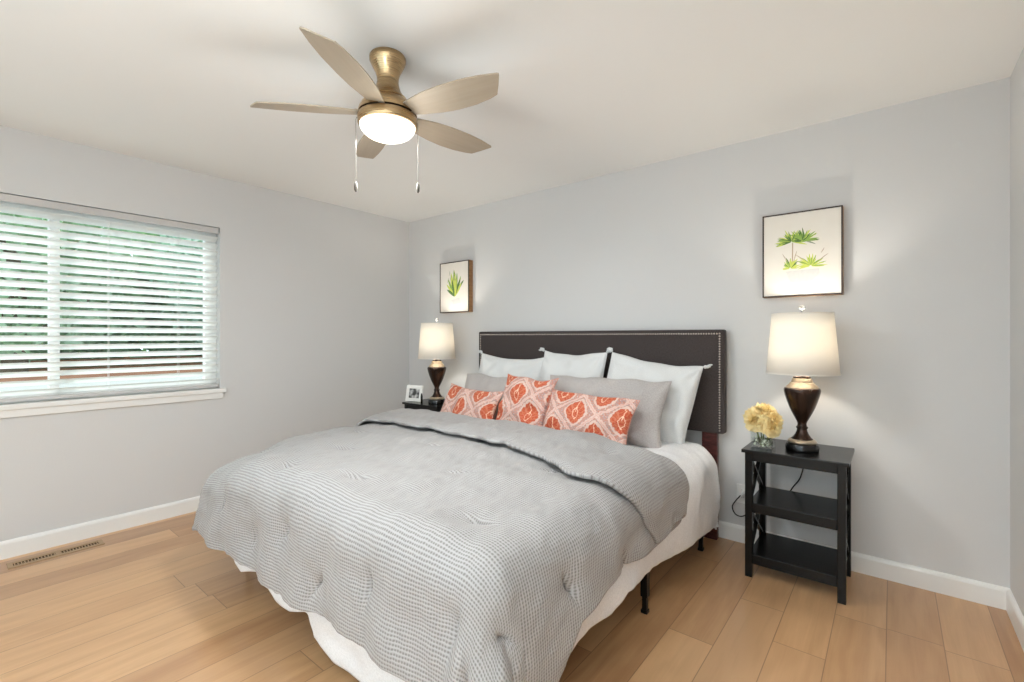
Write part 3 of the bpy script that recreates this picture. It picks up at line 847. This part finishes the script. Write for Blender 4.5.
# --- pillows
def pillow(name, mname, w, h, t, loc, lean, roll, yaw, label, cat, group=None, seed=0, pinch=0.07, tassel=False, uvoff=(0, 0), sag=0.0):
    nu, nv = 72, 60
    root = thing(name, label, cat, loc, 0, group)
    root.rotation_mode = 'QUATERNION'
    root.rotation_quaternion = (Matrix.Rotation(R(yaw), 4, 'Z') @ Matrix.Rotation(R(-lean), 4, 'X') @ Matrix.Rotation(R(roll), 4, 'Y')).to_quaternion()
    gu, gv = np.meshgrid(np.sin(np.linspace(-1, 1, nu) * np.pi / 2), np.sin(np.linspace(-1, 1, nv) * np.pi / 2))
    X = w / 2 * gu * (1 - pinch * (1 - gv ** 2)); Z = h / 2 * gv * (1 - pinch * (1 - gu ** 2))
    X = X + 0.006 * vnoise(Z, gu * 0.2, 2.5, seed + 5) * np.abs(gu); Z = Z + 0.007 * vnoise(X, gv * 0.2, 3.0, seed + 6) * np.abs(gv)
    Z = Z - sag * np.clip(gv, 0, 1) * (1 - gu ** 2) ** 1.5
    prof = (np.clip(1 - gu ** 2, 0, 1) * np.clip(1 - gv ** 2, 0, 1)) ** 0.42
    prof = prof * (1 - 0.18 * gv)
    wr = vnoise(X, Z, 2.6 / max(w, 0.4), seed + 1) * 0.012 + vnoise(X, Z, 7.0, seed + 2) * 0.0050
    env = np.clip(np.minimum(1 - np.abs(gu), 1 - np.abs(gv)) * 5, 0, 1)
    # corner pull creases
    cr_ = 0
    for sx_ in (-1, 1):
        for sz_ in (-1, 1):
            a = np.arctan2((Z - sz_ * h / 2), (X - sx_ * w / 2)); rr = np.hypot(Z - sz_ * h / 2, X - sx_ * w / 2)
            cr_ = cr_ + np.sin(a * 9 + seed) * 0.006 * np.exp(-((rr - 0.10) / 0.06) ** 2)
    front = -(t / 2 * prof + (wr + cr_) * env)
    back = (t / 2 * prof + wr * env * 0.6)
    A = np.stack([X, front, Z], -1).reshape(-1, 3); Bk = np.stack([X, back, Z], -1).reshape(-1, 3)
    me = bpy.data.meshes.new('cover')
    idx = np.arange(nu * nv).reshape(nv, nu)
    q = np.stack([idx[:-1, :-1], idx[:-1, 1:], idx[1:, 1:], idx[1:, :-1]], -1).reshape(-1, 4)
    q2 = q[:, ::-1] + nu * nv
    me.from_pydata(np.vstack([A, Bk]).tolist(), [], np.vstack([q, q2]).tolist())
    ul = me.uv_layers.new(name='UVMap')
    uv = np.stack([X + uvoff[0], Z + uvoff[1]], -1).reshape(-1, 2); uv = np.vstack([uv, uv])
    li = np.zeros(len(me.loops), dtype=np.int32); me.loops.foreach_get('vertex_index', li)
    ul.data.foreach_set('uv', uv[li].reshape(-1).astype(np.float32))
    me.materials.append(M[mname])
    bm = bmesh.new(); bm.from_mesh(me); bmesh.ops.remove_doubles(bm, verts=bm.verts[:], dist=0.0004); bm.to_mesh(me); bm.free()
    me.shade_smooth()
    o = bpy.data.objects.new('cover', me); C.objects.link(o); o.parent = root
    # welt seam round the edge
    loop = [(X[0, i], Z[0, i]) for i in range(nu)] + [(X[j, -1], Z[j, -1]) for j in range(1, nv)] + [(X[-1, i], Z[-1, i]) for i in range(nu - 2, -1, -1)] + [(X[j, 0], Z[j, 0]) for j in range(nv - 2, 0, -1)]
    b = MB(); b.tube([(p[0], 0, p[1]) for p in loop] + [(loop[0][0], 0, loop[0][1])], 0.0032, 6, cap=False)
    b.build('seam', mname, root, smooth=True).data.uv_layers.new(name='UVMap')
    if tassel:
        for sx_ in (-1, 1):
            for sz_ in (-1, 1):
                cx_, cz_ = sx_ * w / 2, sz_ * h / 2
                b = MB(); rg = random.Random(seed + sx_ * 3 + sz_)
                b.sphere((cx_ + sx_ * 0.006, 0, cz_ + sz_ * 0.006), 0.011, (1, 1, 1), 10)
                for k in range(22):
                    a = 2 * math.pi * k / 11; e = rg.uniform(0.010, 0.020) * (1.0 if k < 11 else 0.5)
                    dx_, dz_ = sx_ * rg.uniform(0.026, 0.036), sz_ * 0.020 - 0.006
                    b.tube([(cx_ + sx_ * 0.006, 0, cz_ + sz_ * 0.006), (cx_ + sx_ * 0.016 + math.cos(a) * e * 0.7, math.sin(a) * e * 0.7, cz_ + sz_ * 0.014 + math.sin(a + 1) * e * 0.5),
                            (cx_ + dx_ + math.cos(a) * e * 0.4, math.sin(a) * e, cz_ + dz_ + math.cos(a) * e * 0.8)], [0.005, 0.005, 0.003], 6)
                b.build('tassel', mname, root, smooth=True).data.uv_layers.new(name='UVMap')
    return root
GE, GS, GO = 'white square pillows along the headboard', 'grey shams in front of the white pillows', 'orange patterned cushions'
pillow('euro_pillow', 'white_cotton', 0.66, 0.54, 0.17, (1.520, -0.245, 0.840), 12, 1.5, 0, 'white tasselled pillow leaning at the left end of the headboard', 'pillow', GE, 10, 0.055, True, sag=0.020)
pillow('euro_pillow', 'white_cotton', 0.53, 0.57, 0.17, (2.095, -0.235, 0.865), 12, 0, 0, 'white tasselled pillow in the middle of the headboard, between two white pillows', 'pillow', GE, 20, 0.05, True, sag=0.018)
pillow('euro_pillow', 'white_cotton', 0.62, 0.56, 0.19, (2.672, -0.255, 0.838), 13, 8, 0, 'white tasselled pillow at the right end of the headboard, tilted clockwise', 'pillow', GE, 30, 0.065, True, sag=0.015)
pillow('pillow_sham', 'grey_linen', 0.84, 0.40, 0.17, (1.610, -0.440, 0.765), 25, 1, 0, 'plain grey pillow at the left, mostly behind two orange cushions', 'pillow', GS, 40, 0.065)
pillow('pillow_sham', 'grey_linen', 0.86, 0.43, 0.18, (2.450, -0.440, 0.792), 24, -0.5, 0, 'plain grey pillow at the right, behind the rightmost orange cushion', 'pillow', GS, 50, 0.06)
pillow('throw_cushion', 'ogee_print', 0.58, 0.32, 0.15, (1.485, -0.640, 0.728), 25, 1.5, -3, 'leftmost orange patterned lumbar cushion, beside the left bedside table', 'cushion', GO, 60, 0.085, uvoff=(0.03, 0.02))
pillow('throw_cushion', 'ogee_print', 0.45, 0.44, 0.15, (1.985, -0.630, 0.778), 22, 1, -4, 'square orange patterned cushion standing between the two oblong ones', 'cushion', GO, 70, 0.13, uvoff=(0.035, -0.075))
pillow('throw_cushion', 'ogee_print', 0.60, 0.33, 0.15, (2.480, -0.665, 0.755), 27, 2.5, 0, 'rightmost orange patterned lumbar cushion, in front of the right grey pillow', 'cushion', GO, 80, 0.07, uvoff=(0.04, -0.02))

# ------------------------------------------------------------------ bedside tables
TH = 0.665
def nightstand(loc, label):
    t = thing('bedside_table', label, 'bedside table', loc, 0, 'black bedside tables')
    w, y0, y1 = 0.46, -0.445, -0.055
    hw_ = w / 2; lg = 0.034; lx = hw_ - 0.014; yf_, yb_ = y0 + 0.016, y1 - 0.012
    b = MB(); b.box(-hw_, hw_, y0, y1, TH - 0.018, TH); b.build('tabletop', 'espresso_wood', t, bevel=0.003)
    for sx in (-1, 1):
        for ya, yb2 in ((yf_, yf_ + lg), (yb_ - lg, yb_)):
            b = MB(); b.box(min(sx * lx, sx * (lx - lg)), max(sx * lx, sx * (lx - lg)), ya, yb2, 0, TH - 0.018)
            b.build('leg', 'espresso_wood', t, bevel=0.002)
    b = MB()
    for ya in (yf_ + 0.004, yb_ - 0.022): b.box(-lx + lg, lx - lg, ya, ya + 0.018, TH - 0.060, TH - 0.018)
    for sx in (-1, 1): b.box(sx * (lx - 0.016) - 0.009, sx * (lx - 0.016) + 0.009, yf_ + lg, yb_ - lg, TH - 0.050, TH - 0.018)
    b.build('apron', 'espresso_wood', t, bevel=0.0015)
    for zz in (0.372, 0.105):
        b = MB(); b.box(-lx + 0.012, lx - 0.012, yf_ + 0.022, yb_ - 0.004, zz - 0.002, zz + 0.014)
        b.box(-lx + lg, lx - lg, yf_ + 0.004, yf_ + 0.022, zz - 0.034, zz + 0.016)
        b.build('shelf', 'espresso_wood', t, bevel=0.002)
    for sx in (-1, 1):
        for za, zb_ in ((0.125, 0.336), (0.390, TH - 0.052)):
            b = MB(); xx = sx * (lx - 0.017)
            b.bar((xx, yf_ + lg, za), (xx, yb_ - lg, zb_), 0.012, 0.020, (1, 0, 0)); b.bar((xx, yf_ + lg, zb_), (xx, yb_ - lg, za), 0.012, 0.020, (1, 0, 0))
            b.build('cross_brace', 'espresso_wood', t)
    return t
nightstand((3.508, 0, 0), 'black bedside table with open shelves right of the bed, carrying flowers')
ns2 = copy_tree(next(o for o in C.objects if o.name == 'bedside_table'))
ns2.location = (0.697, -0.01, 0); ns2['label'] = 'black bedside table half hidden left of the bed, under the photo frame'

# ------------------------------------------------------------------ table lamps
lamp = thing('table_lamp', 'bronze urn lamp with lit cream shade on the right bedside table', 'lamp', (3.528, -0.268, TH), 0, 'pair of bronze urn lamps')
b = MB(); b.lathe([(0.070, 0.0), (0.075, 0.004), (0.076, 0.030), (0.072, 0.036), (0.064, 0.038)], 48); b.build('foot', 'black_lacquer', lamp, smooth=True)
b = MB(); b.lathe([(0.062, 0.038), (0.066, 0.044), (0.063, 0.051), (0.054, 0.058)], 48); b.build('foot_ring', 'antique_gold', lamp, smooth=True)
b = MB(); b.lathe([(0.052, 0.056), (0.040, 0.068), (0.030, 0.084), (0.024, 0.100), (0.0225, 0.110), (0.027, 0.114), (0.027, 0.120), (0.022, 0.124), (0.0205, 0.132), (0.0205, 0.138),
                   (0.024, 0.148), (0.034, 0.168), (0.046, 0.192), (0.058, 0.220), (0.0685, 0.250), (0.0775, 0.280), (0.0820, 0.300), (0.0830, 0.311), (0.080, 0.320), (0.068, 0.326)], 56)
b.build('urn_body', 'bronze', lamp, smooth=True)
b = MB(); b.lathe([(0.074, 0.320), (0.071, 0.330), (0.058, 0.341), (0.056, 0.347), (0.050, 0.350), (0.047, 0.362), (0.042, 0.372)], 48); b.build('shoulder', 'antique_gold', lamp, smooth=True)
b = MB(); b.lathe([(0.040, 0.370), (0.039, 0.380), (0.030, 0.386), (0.012, 0.388), (0.010, 0.41), (0.014, 0.415), (0.014, 0.453)], 32); b.build('neck', 'bronze', lamp, smooth=True)
b = MB()
ha, hb_ = 0.062, 0.40
pts = [(math.sin(t * math.pi) * ha * (1 if t else 1), 0, hb_ + (0.715 - hb_) * t) for t in [k / 12 for k in range(13)]]
b.tube(pts, 0.002, 6); b.tube([(-p[0], 0, p[2]) for p in pts], 0.002, 6); b.build('harp', 'antique_gold', lamp)
zb0, zt0 = 0.394, 0.708
B = MB(); seg = 64
rings = []
for rr, zz in ((0.1640, zb0), (0.1540, zb0 + 0.12), (0.1455, zb0 + 0.22), (0.1380, zt0)):
    rings.append([B.bm.verts.new((rr * math.cos(2 * math.pi * i / seg), rr * math.sin(2 * math.pi * i / seg), zz)) for i in range(seg)])
uvb = B.bm.loops.layers.uv.new('UVMap')
for kz, (ra, rb) in enumerate(zip(rings[:-1], rings[1:])):
    for i in range(seg):
        j = (i + 1) % seg; f = B.bm.faces.new((ra[i], ra[j], rb[j], rb[i]))
        for lp, uu in zip(f.loops, ((i, kz), (i + 1, kz), (i + 1, kz + 1), (i, kz + 1))): lp[uvb].uv = (uu[0] / seg, uu[1] / 3.0)
sh = B.build('lamp_shade', 'shade_linen', lamp, smooth=True)
so = sh.modifiers.new('solid', 'SOLIDIFY'); so.thickness = 0.002
for rr, zz in ((0.1645, zb0 + 0.003), (0.1385, zt0 - 0.003)):
    b = MB(); b.lathe([(rr - 0.0022, zz - 0.003), (rr + 0.0012, zz - 0.003), (rr + 0.0012, zz + 0.003), (rr - 0.0022, zz + 0.003)], 64, cap=False)
    b.build('shade_trim', 'shade_linen', sh).data.uv_layers.new(name='UVMap')
b = MB()
for k in range(3):
    a = 2 * math.pi * k / 3 + 0.4; b.tube([(0, 0, 0.706), (0.1375 * math.cos(a), 0.1375 * math.sin(a), zt0 - 0.006)], 0.0018, 6)
b.build('spider_fitter', 'antique_gold', sh)
b = MB(); b.sphere((0, 0, 0.737), 0.014, (1.1, 1.1, 0.85), 16); b.lathe([(0.006, 0.712), (0.005, 0.726)], 12); b.build('finial', 'clear_acrylic', lamp, smooth=True)
b = MB(); b.lathe([(0.012, 0.452), (0.014, 0.465), (0.024, 0.490), (0.027, 0.510), (0.024, 0.530), (0.012, 0.543), (0.003, 0.545)], 24); b.build('bulb', 'bulb_glow', lamp, smooth=True)
ld = bpy.data.lights.new('lamp_light', 'POINT'); ld.energy = 8.0; ld.color = (1.0, 0.94, 0.84); ld.shadow_soft_size = 0.028
lo = bpy.data.objects.new('lamp_light', ld); C.objects.link(lo); lo.parent = lamp; lo.location = (0, 0, 0.580)
lamp2 = copy_tree(lamp); lamp2.location = (0.765, -0.305, TH); lamp2['label'] = 'bronze urn lamp with lit cream shade on the left bedside table'
# flex from the right lamp to the outlet (local to the lamp)
wp = [(3.528, -0.17, 0.668), (3.52, -0.10, 0.669), (3.515, -0.046, 0.672), (3.512, -0.036, 0.655), (3.51, -0.034, 0.56), (3.49, -0.034, 0.46), (3.455, -0.034, 0.40), (3.40, -0.034, 0.30),
      (3.32, -0.04, 0.235), (3.24, -0.05, 0.205), (3.19, -0.055, 0.175), (3.155, -0.06, 0.185), (3.140, -0.06, 0.225), (3.160, -0.055, 0.265), (3.178, -0.045, 0.290), (3.186, -0.035, 0.305)]
def spline(P_, n=10):
    P_ = [Vector(p) for p in P_]; out = []
    for i in range(len(P_) - 1):
        p0, p1, p2, p3 = P_[max(i - 1, 0)], P_[i], P_[i + 1], P_[min(i + 2, len(P_) - 1)]
        for k in range(n):
            t = k / n
            out.append(0.5 * ((2 * p1) + (p2 - p0) * t + (2 * p0 - 5 * p1 + 4 * p2 - p3) * t * t + (3 * p1 - p0 - 3 * p2 + p3) * t ** 3))
    return out + [P_[-1]]
loc = [Vector(p) - Vector((3.528, -0.268, TH)) for p in wp]
b = MB(); b.tube(spline(loc), 0.0035, 8); cd = b.build('power_cord', 'black_metal', lamp, smooth=True)
b = MB(); e = loc[-1]
b.tube([(e.x - 0.008, e.y - 0.004, e.z - 0.020), (e.x - 0.003, e.y, e.z - 0.008), (e.x + 0.002, e.y + 0.012, e.z + 0.006), (e.x + 0.003, e.y + 0.028, e.z + 0.008)], [0.007, 0.011, 0.012, 0.012], 10)
b.build('plug', 'white_plastic', cd, smooth=True)

# outlet
ot = thing('wall_outlet', 'white wall outlet with a plug, left of the right bedside table', 'outlet', (3.186, 0, 0.295))
b = MB(); b.box(-0.036, 0.036, -0.006, 0, -0.058, 0.058); b.build('cover_plate', 'white_plastic', ot, bevel=0.003)
for zz in (-0.02, 0.02):
    b = MB(); b.lathe([(0.0165, 0.0), (0.0165, 0.002)], 24)
    o = b.build('socket', 'white_plastic', ot); o.location = (0, -0.0055, zz); o.rotation_euler = (R(90), 0, 0)
    b = MB(); b.box(-0.007, -0.005, -0.002, 0.006, 0.0021, 0.0026); b.box(0.005, 0.007, -0.002, 0.006, 0.0021, 0.0026); b.build('slot', 'black_metal', o)

# ------------------------------------------------------------------ flowers in a glass cube
vx, vy = 3.362, -0.350
vs_ = thing('flower_vase', 'square glass vase holding cream blooms on the right bedside table', 'vase', (vx, vy, TH))
b = MB(); hs, tk, vh = 0.050, 0.004, 0.112
b.box(-hs, hs, -hs, hs, 0, 0.010)
b.box(-hs, hs, -hs, -hs + tk, 0.010, vh); b.box(-hs, hs, hs - tk, hs, 0.010, vh); b.box(-hs, -hs + tk, -hs + tk, hs - tk, 0.010, vh); b.box(hs - tk, hs, -hs + tk, hs - tk, 0.010, vh)
b.build('glass_cube', 'vase_glass', vs_)
b = MB(); rg_ = random.Random(3)
for k in range(64):
    b.sphere((rg_.uniform(-0.038, 0.038), rg_.uniform(-0.038, 0.038), 0.018 + rg_.uniform(0, 0.034)), rg_.uniform(0.006, 0.009), (1, 1, 0.8), 8)
o = b.build('pebbles', 'pebble_grey', vs_, smooth=True); o['kind'] = 'stuff'
def bloom(cx, cy, cz, rad, label, seed):
    f = thing('cream_flower', label, 'flower', (vx + cx, vy + cy, TH + 0.012), 0, 'cream blooms in the glass vase')
    rg = random.Random(seed); cz -= 0.012
    B = MB(); uvb = B.bm.loops.layers.uv.new('UVMap')
    axis = Vector((cx * 3.2, cy * 3.2, 0.09)).normalized()
    rotm = Vector((0, 0, 1)).rotation_difference(axis).to_matrix()
    for k in range(56):
        t = (k + 0.5) / 56; ang = k * 2.39996 + rg.uniform(-0.2, 0.2)
        op = 0.10 + 1.62 * t + rg.uniform(-0.12, 0.12)                      # opening angle from the axis
        ln = rad * (0.62 + 0.42 * t) * rg.uniform(0.9, 1.1); wd = rad * (0.30 + 0.26 * t) * rg.uniform(0.85, 1.15)
        nu_, nv_ = 4, 5; vv = []
        for j in range(nv_ + 1):
            s_ = j / nv_; row = []
            a_here = op * (0.55 + 0.45 * s_) 
            for i in range(nu_ + 1):
                q_ = i / nu_ * 2 - 1
                wid = wd * math.sin(min(1, s_ * 1.15 + 0.12) * math.pi * 0.62) * q_
                r_ = ln * s_ * math.sin(a_here) + 0.004; z_ = ln * s_ * math.cos(a_here) - 0.25 * rad * t
                cup = 0.25 * wd * q_ * q_ * (1 - 0.8 * t)
                ruff = 0.13 * rad * math.sin(q_ * 6 + k * 1.3) * s_ * s_
                r_ -= cup; z_ += ruff
                p = Vector((r_ * math.cos(ang) - wid * math.sin(ang), r_ * math.sin(ang) + wid * math.cos(ang), z_))
                row.append(B.bm.verts.new(Vector((cx * 0, cy * 0, cz)) + rotm @ p))
            vv.append(row)
        for j in range(nv_):
            for i in range(nu_):
                fc = B.bm.faces.new((vv[j][i], vv[j][i + 1], vv[j + 1][i + 1], vv[j + 1][i]))
                for lp, uu in zip(fc.loops, ((i, j), (i + 1, j), (i + 1, j + 1), (i, j + 1))): lp[uvb].uv = (uu[0] / nu_, uu[1] / nv_)
    B.build('petals', 'petal_cream', f, smooth=True)
    b = MB(); b.tube([(-cx * 0.5 - cx * 0.3, -cy * 0.8, 0.002), (-cx * 0.4, -cy * 0.4, cz * 0.5), (0, 0, cz - 0.004)], 0.0028, 7)
    b.build('stem', 'stem_green', f, smooth=True)
bloom(-0.034, -0.034, 0.150, 0.058, 'cream bloom at the front left of the glass vase', 1)
bloom(0.050, -0.022, 0.150, 0.058, 'cream bloom nearest the lamp, drooping over the vase rim', 2)
bloom(0.000, 0.032, 0.175, 0.060, 'cream bloom at the back of the glass vase, mostly hidden', 3)
bloom(0.006, -0.006, 0.190, 0.062, 'topmost cream bloom in the glass vase', 4)
bloom(-0.004, -0.046, 0.138, 0.044, 'small cream bloom in front, at the middle of the glass vase rim', 7)
bloom(0.052, -0.046, 0.118, 0.044, 'small low cream bloom hanging over the front right of the glass vase', 6)
bloom(-0.055, 0.020, 0.158, 0.054, 'cream bloom at the far left of the glass vase', 5)

# ------------------------------------------------------------------ photo frame on the left bedside table
pf = thing('photo_frame', 'small white frame with a black and white photo beside the left lamp', 'photo frame', (0.515, -0.362, TH), R(14))
tilt = Matrix.Rotation(R(-10), 4, 'X')
fw, fh = 0.175, 0.145
def tb(B_, *a): return B_.box(*a, tilt)
b = MB()
tb(b, -fw / 2, fw / 2, -0.008, 0.008, 0.0, 0.030); tb(b, -fw / 2, fw / 2, -0.008, 0.008, fh - 0.030, fh)
tb(b, -fw / 2, -fw / 2 + 0.030, -0.008, 0.008, 0.030, fh - 0.030); tb(b, fw / 2 - 0.030, fw / 2, -0.008, 0.008, 0.030, fh - 0.030)
b.build('frame', 'white_plastic', pf, bevel=0.002)
b = MB(); tb(b, -fw / 2 + 0.029, fw / 2 - 0.029, -0.002, 0.004, 0.029, fh - 0.029); b.build('print', 'photo_grey', pf)
b = MB(); b.bar((0.0, 0.016, 0.10), (0.0, 0.085, 0.002), 0.03, 0.004); b.build('easel', 'black_lacquer', pf)
sb = MB(); sb.lathe([(0.008, 0), (0.0095, 0.002), (0.0095, 0.062), (0.007, 0.070), (0.007, 0.082), (0.004, 0.085)], 20)
o = sb.build('small_bottle', 'black_lacquer', smooth=True); o.location = (0.655, -0.385, TH)
tag(o, 'slim black little bottle standing between the photo frame and lamp', 'bottle')

# ------------------------------------------------------------------ botanical pictures
def picture(x0, x1, z0, z1, label, art):
    cx, w, h = (x0 + x1) / 2, x1 - x0, z1 - z0
    t = thing('framed_picture', label, 'picture', (cx, 0, (z0 + z1) / 2), 0, 'framed botanical prints')
    d = 0.056; fr = 0.007
    b = MB()
    b.mi = 0
    b.box(-w / 2, w / 2, -d, -d + 0.006, h / 2 - fr, h / 2); b.box(-w / 2, w / 2, -d, -d + 0.006, -h / 2, -h / 2 + fr)
    b.box(-w / 2, -w / 2 + fr, -d, -d + 0.006, -h / 2 + fr, h / 2 - fr); b.box(w / 2 - fr, w / 2, -d, -d + 0.006, -h / 2 + fr, h / 2 - fr)
    b.mi = 1
    b.box(-w / 2, w / 2, -d + 0.006, 0, h / 2 - fr, h / 2); b.box(-w / 2, w / 2, -d + 0.006, 0, -h / 2, -h / 2 + fr)
    b.box(-w / 2, -w / 2 + fr, -d + 0.006, 0, -h / 2 + fr, h / 2 - fr); b.box(w / 2 - fr, w / 2, -d + 0.006, 0, -h / 2 + fr, h / 2 - fr)
    b.build('frame', ['frame_walnut', 'frame_side_wood'], t)
    b = MB(); b.box(-w / 2 + fr - 0.0005, w / 2 - fr + 0.0005, -d + 0.004, -d + 0.010, -h / 2 + fr - 0.0005, h / 2 - fr + 0.0005)
    cv = b.build('canvas', 'paper_cream', t)
    b = MB(); art(b, w, h, -d + 0.0036)
    b.build('painted_plant', ['leaf_dark', 'leaf_mid', 'leaf_lime', 'leaf_grey', 'ink_pale', 'ink_brown'], cv)
    return t
class Lay: n = 0
def leaf(b, x, z, ln, deg, wd, mi, y, bend=0.0):
    Lay.n += 1; y = y - 0.0000035 * Lay.n
    b.mi = mi; a = R(deg); L_, R_ = [], []
    for k in range(9):
        s_ = k / 8; aa = a + bend * s_
        px, pz = x + ln * s_ * math.cos(aa), z + ln * s_ * math.sin(aa)
        hw_ = wd / 2 * math.sin(math.pi * min(1, s_ * 0.86 + 0.10)) ** 0.8 if s_ < 1 else 0.0004
        nx_, nz_ = -math.sin(aa), math.cos(aa)
        L_.append((px + nx_ * hw_, y, pz + nz_ * hw_)); R_.append((px - nx_ * hw_, y, pz - nz_ * hw_))
    b.face(L_ + R_[::-1])
def art_right(b, w, h, y):
    rg = random.Random(12); Lay.n = 0
    b.mi = 4
    b.face([(-0.075, y, -0.094), (0.085, y, -0.088), (0.09, y, -0.115), (0.045, y, -0.160), (-0.05, y, -0.158)])
    b.mi = 5
    b.face([(-0.044, y - 0.0001, -0.045), (-0.038, y - 0.0001, -0.045), (-0.037, y - 0.0001, 0.065), (-0.043, y - 0.0001, 0.065)])
    def fan(cx, cz, n, rx, up, dn, a0, a1, mix, wmin, wmax):
        for k in range(n):
            a = R(a0 + (a1 - a0) * (k + rg.uniform(0.1, 0.9)) / n)
            ex, ez = rx * math.cos(a), (up if math.sin(a) > 0 else dn) * math.sin(a)
            f = rg.uniform(0.6, 1.05)
            leaf(b, cx + ex * 0.08, cz + ez * 0.08, math.hypot(ex, ez) * f, math.degrees(math.atan2(ez, ex)), rg.uniform(wmin, wmax), rg.choice(mix), y - 0.0002, rg.uniform(-0.2, 0.2))
    fan(-0.046, 0.072, 30, 0.088, 0.066, 0.048, -30, 210, (2, 2, 1, 1, 0), 0.0055, 0.010)
    fan(0.012, 0.072, 26, 0.085, 0.066, 0.044, -35, 150, (2, 1, 1, 0, 3), 0.0055, 0.009)
    fan(-0.046, 0.070, 10, 0.045, 0.040, 0.030, -20, 200, (0, 1, 0), 0.005, 0.008)
    fan(0.005, 0.070, 10, 0.045, 0.040, 0.030, -20, 200, (0, 1, 0), 0.005, 0.008)
    fan(-0.052, -0.078, 20, 0.048, 0.066, 0.014, -10, 190, (2, 2, 2, 1, 0), 0.005, 0.009)
    fan(0.046, -0.074, 24, 0.070, 0.066, 0.018, -10, 190, (2, 2, 2, 1, 1), 0.005, 0.009)
    for (x, z, ln, a) in ((-0.065, -0.04, 0.055, 118), (-0.035, -0.04, 0.06, 75), (0.02, -0.04, 0.06, 142), (0.085, -0.045, 0.055, 38), (0.095, -0.005, 0.03, 60)):
        leaf(b, x, z, ln, a, 0.004, 5, y - 0.0002)
    b.mi = 5; b.face([(-0.03, y - 0.0001, -0.187), (0.06, y - 0.0001, -0.185), (0.06, y - 0.0001, -0.1862), (-0.03, y - 0.0001, -0.1882)])
def art_left(b, w, h, y):
    rg = random.Random(5); Lay.n = 0
    for a, ln, mi in ((62, 0.20, 1), (75, 0.22, 1), (84, 0.24, 2), (92, 0.25, 1), (101, 0.23, 2), (112, 0.21, 2), (122, 0.19, 1), (132, 0.16, 2), (54, 0.19, 0), (46, 0.15, 2), (70, 0.17, 0), (97, 0.19, 2), (88, 0.16, 2), (140, 0.12, 0), (106, 0.16, 0), (80, 0.14, 2)):
        leaf(b, 0.008 + rg.uniform(-0.004, 0.004), -0.085, ln, a, 0.026, mi, y - 0.0002, rg.uniform(-0.15, 0.15))
    for k in range(5): leaf(b, -0.015 + rg.uniform(-0.1, 0.1), 0.06 + rg.uniform(-0.02, 0.05), 0.05, 90 + rg.uniform(-40, 40), 0.006, 3, y - 0.0002)
    b.mi = 4; b.face([(-0.04, y, -0.12), (0.07, y, -0.10), (0.09, y, -0.15), (-0.01, y, -0.16)])
picture(3.303, 3.687, 1.479, 1.953, 'framed print of a spiky palm over two green tufts above right lamp', art_right)
picture(0.528, 0.912, 1.479, 1.951, 'framed print of one upright green leafy plant above left lamp', art_left)

# ------------------------------------------------------------------ floor register by the left wall
vt = thing('floor_vent', 'tan metal floor vent with black slots set by the left wall', 'floor vent', (0.156, -2.655, 0))
b = MB(); L2, W2 = 0.200, 0.047
b.box(-W2, W2, -L2, -0.178, 0.0, 0.005); b.box(-W2, W2, 0.178, L2, 0.0, 0.005); b.box(-W2, -0.020, -0.178, 0.178, 0, 0.005); b.box(0.020, W2, -0.178, 0.178, 0, 0.005)
b.box(-0.020, 0.020, -0.010, 0.010, 0, 0.005)
m = mat('vent_tan', srgb(150, 120, 88), 0.45, 0.3); m.color(m.mix(m.noise(None, 40, 2), srgb(158, 130, 98), srgb(182, 154, 120)))
b.build('faceplate', 'vent_tan', vt, bevel=0.0015)
b = MB()
for k in range(27):
    yy = -0.178 + 0.356 * (k + 0.5) / 27
    if abs(yy) > 0.012: b.box(-0.020, 0.020, yy - 0.0022, yy + 0.0022, 0.0005, 0.0022)
b.box(-0.0015, 0.0015, -0.178, 0.178, 0.0005, 0.002)
b.build('louvre_grille', 'vent_tan', vt)
b = MB(); b.box(-0.021, 0.021, -0.179, 0.179, 0.0002, 0.0008); b.build('duct_shade_sheet', 'duct_shade_black', vt)  # flat black sheet painted in place of the shade down the duct
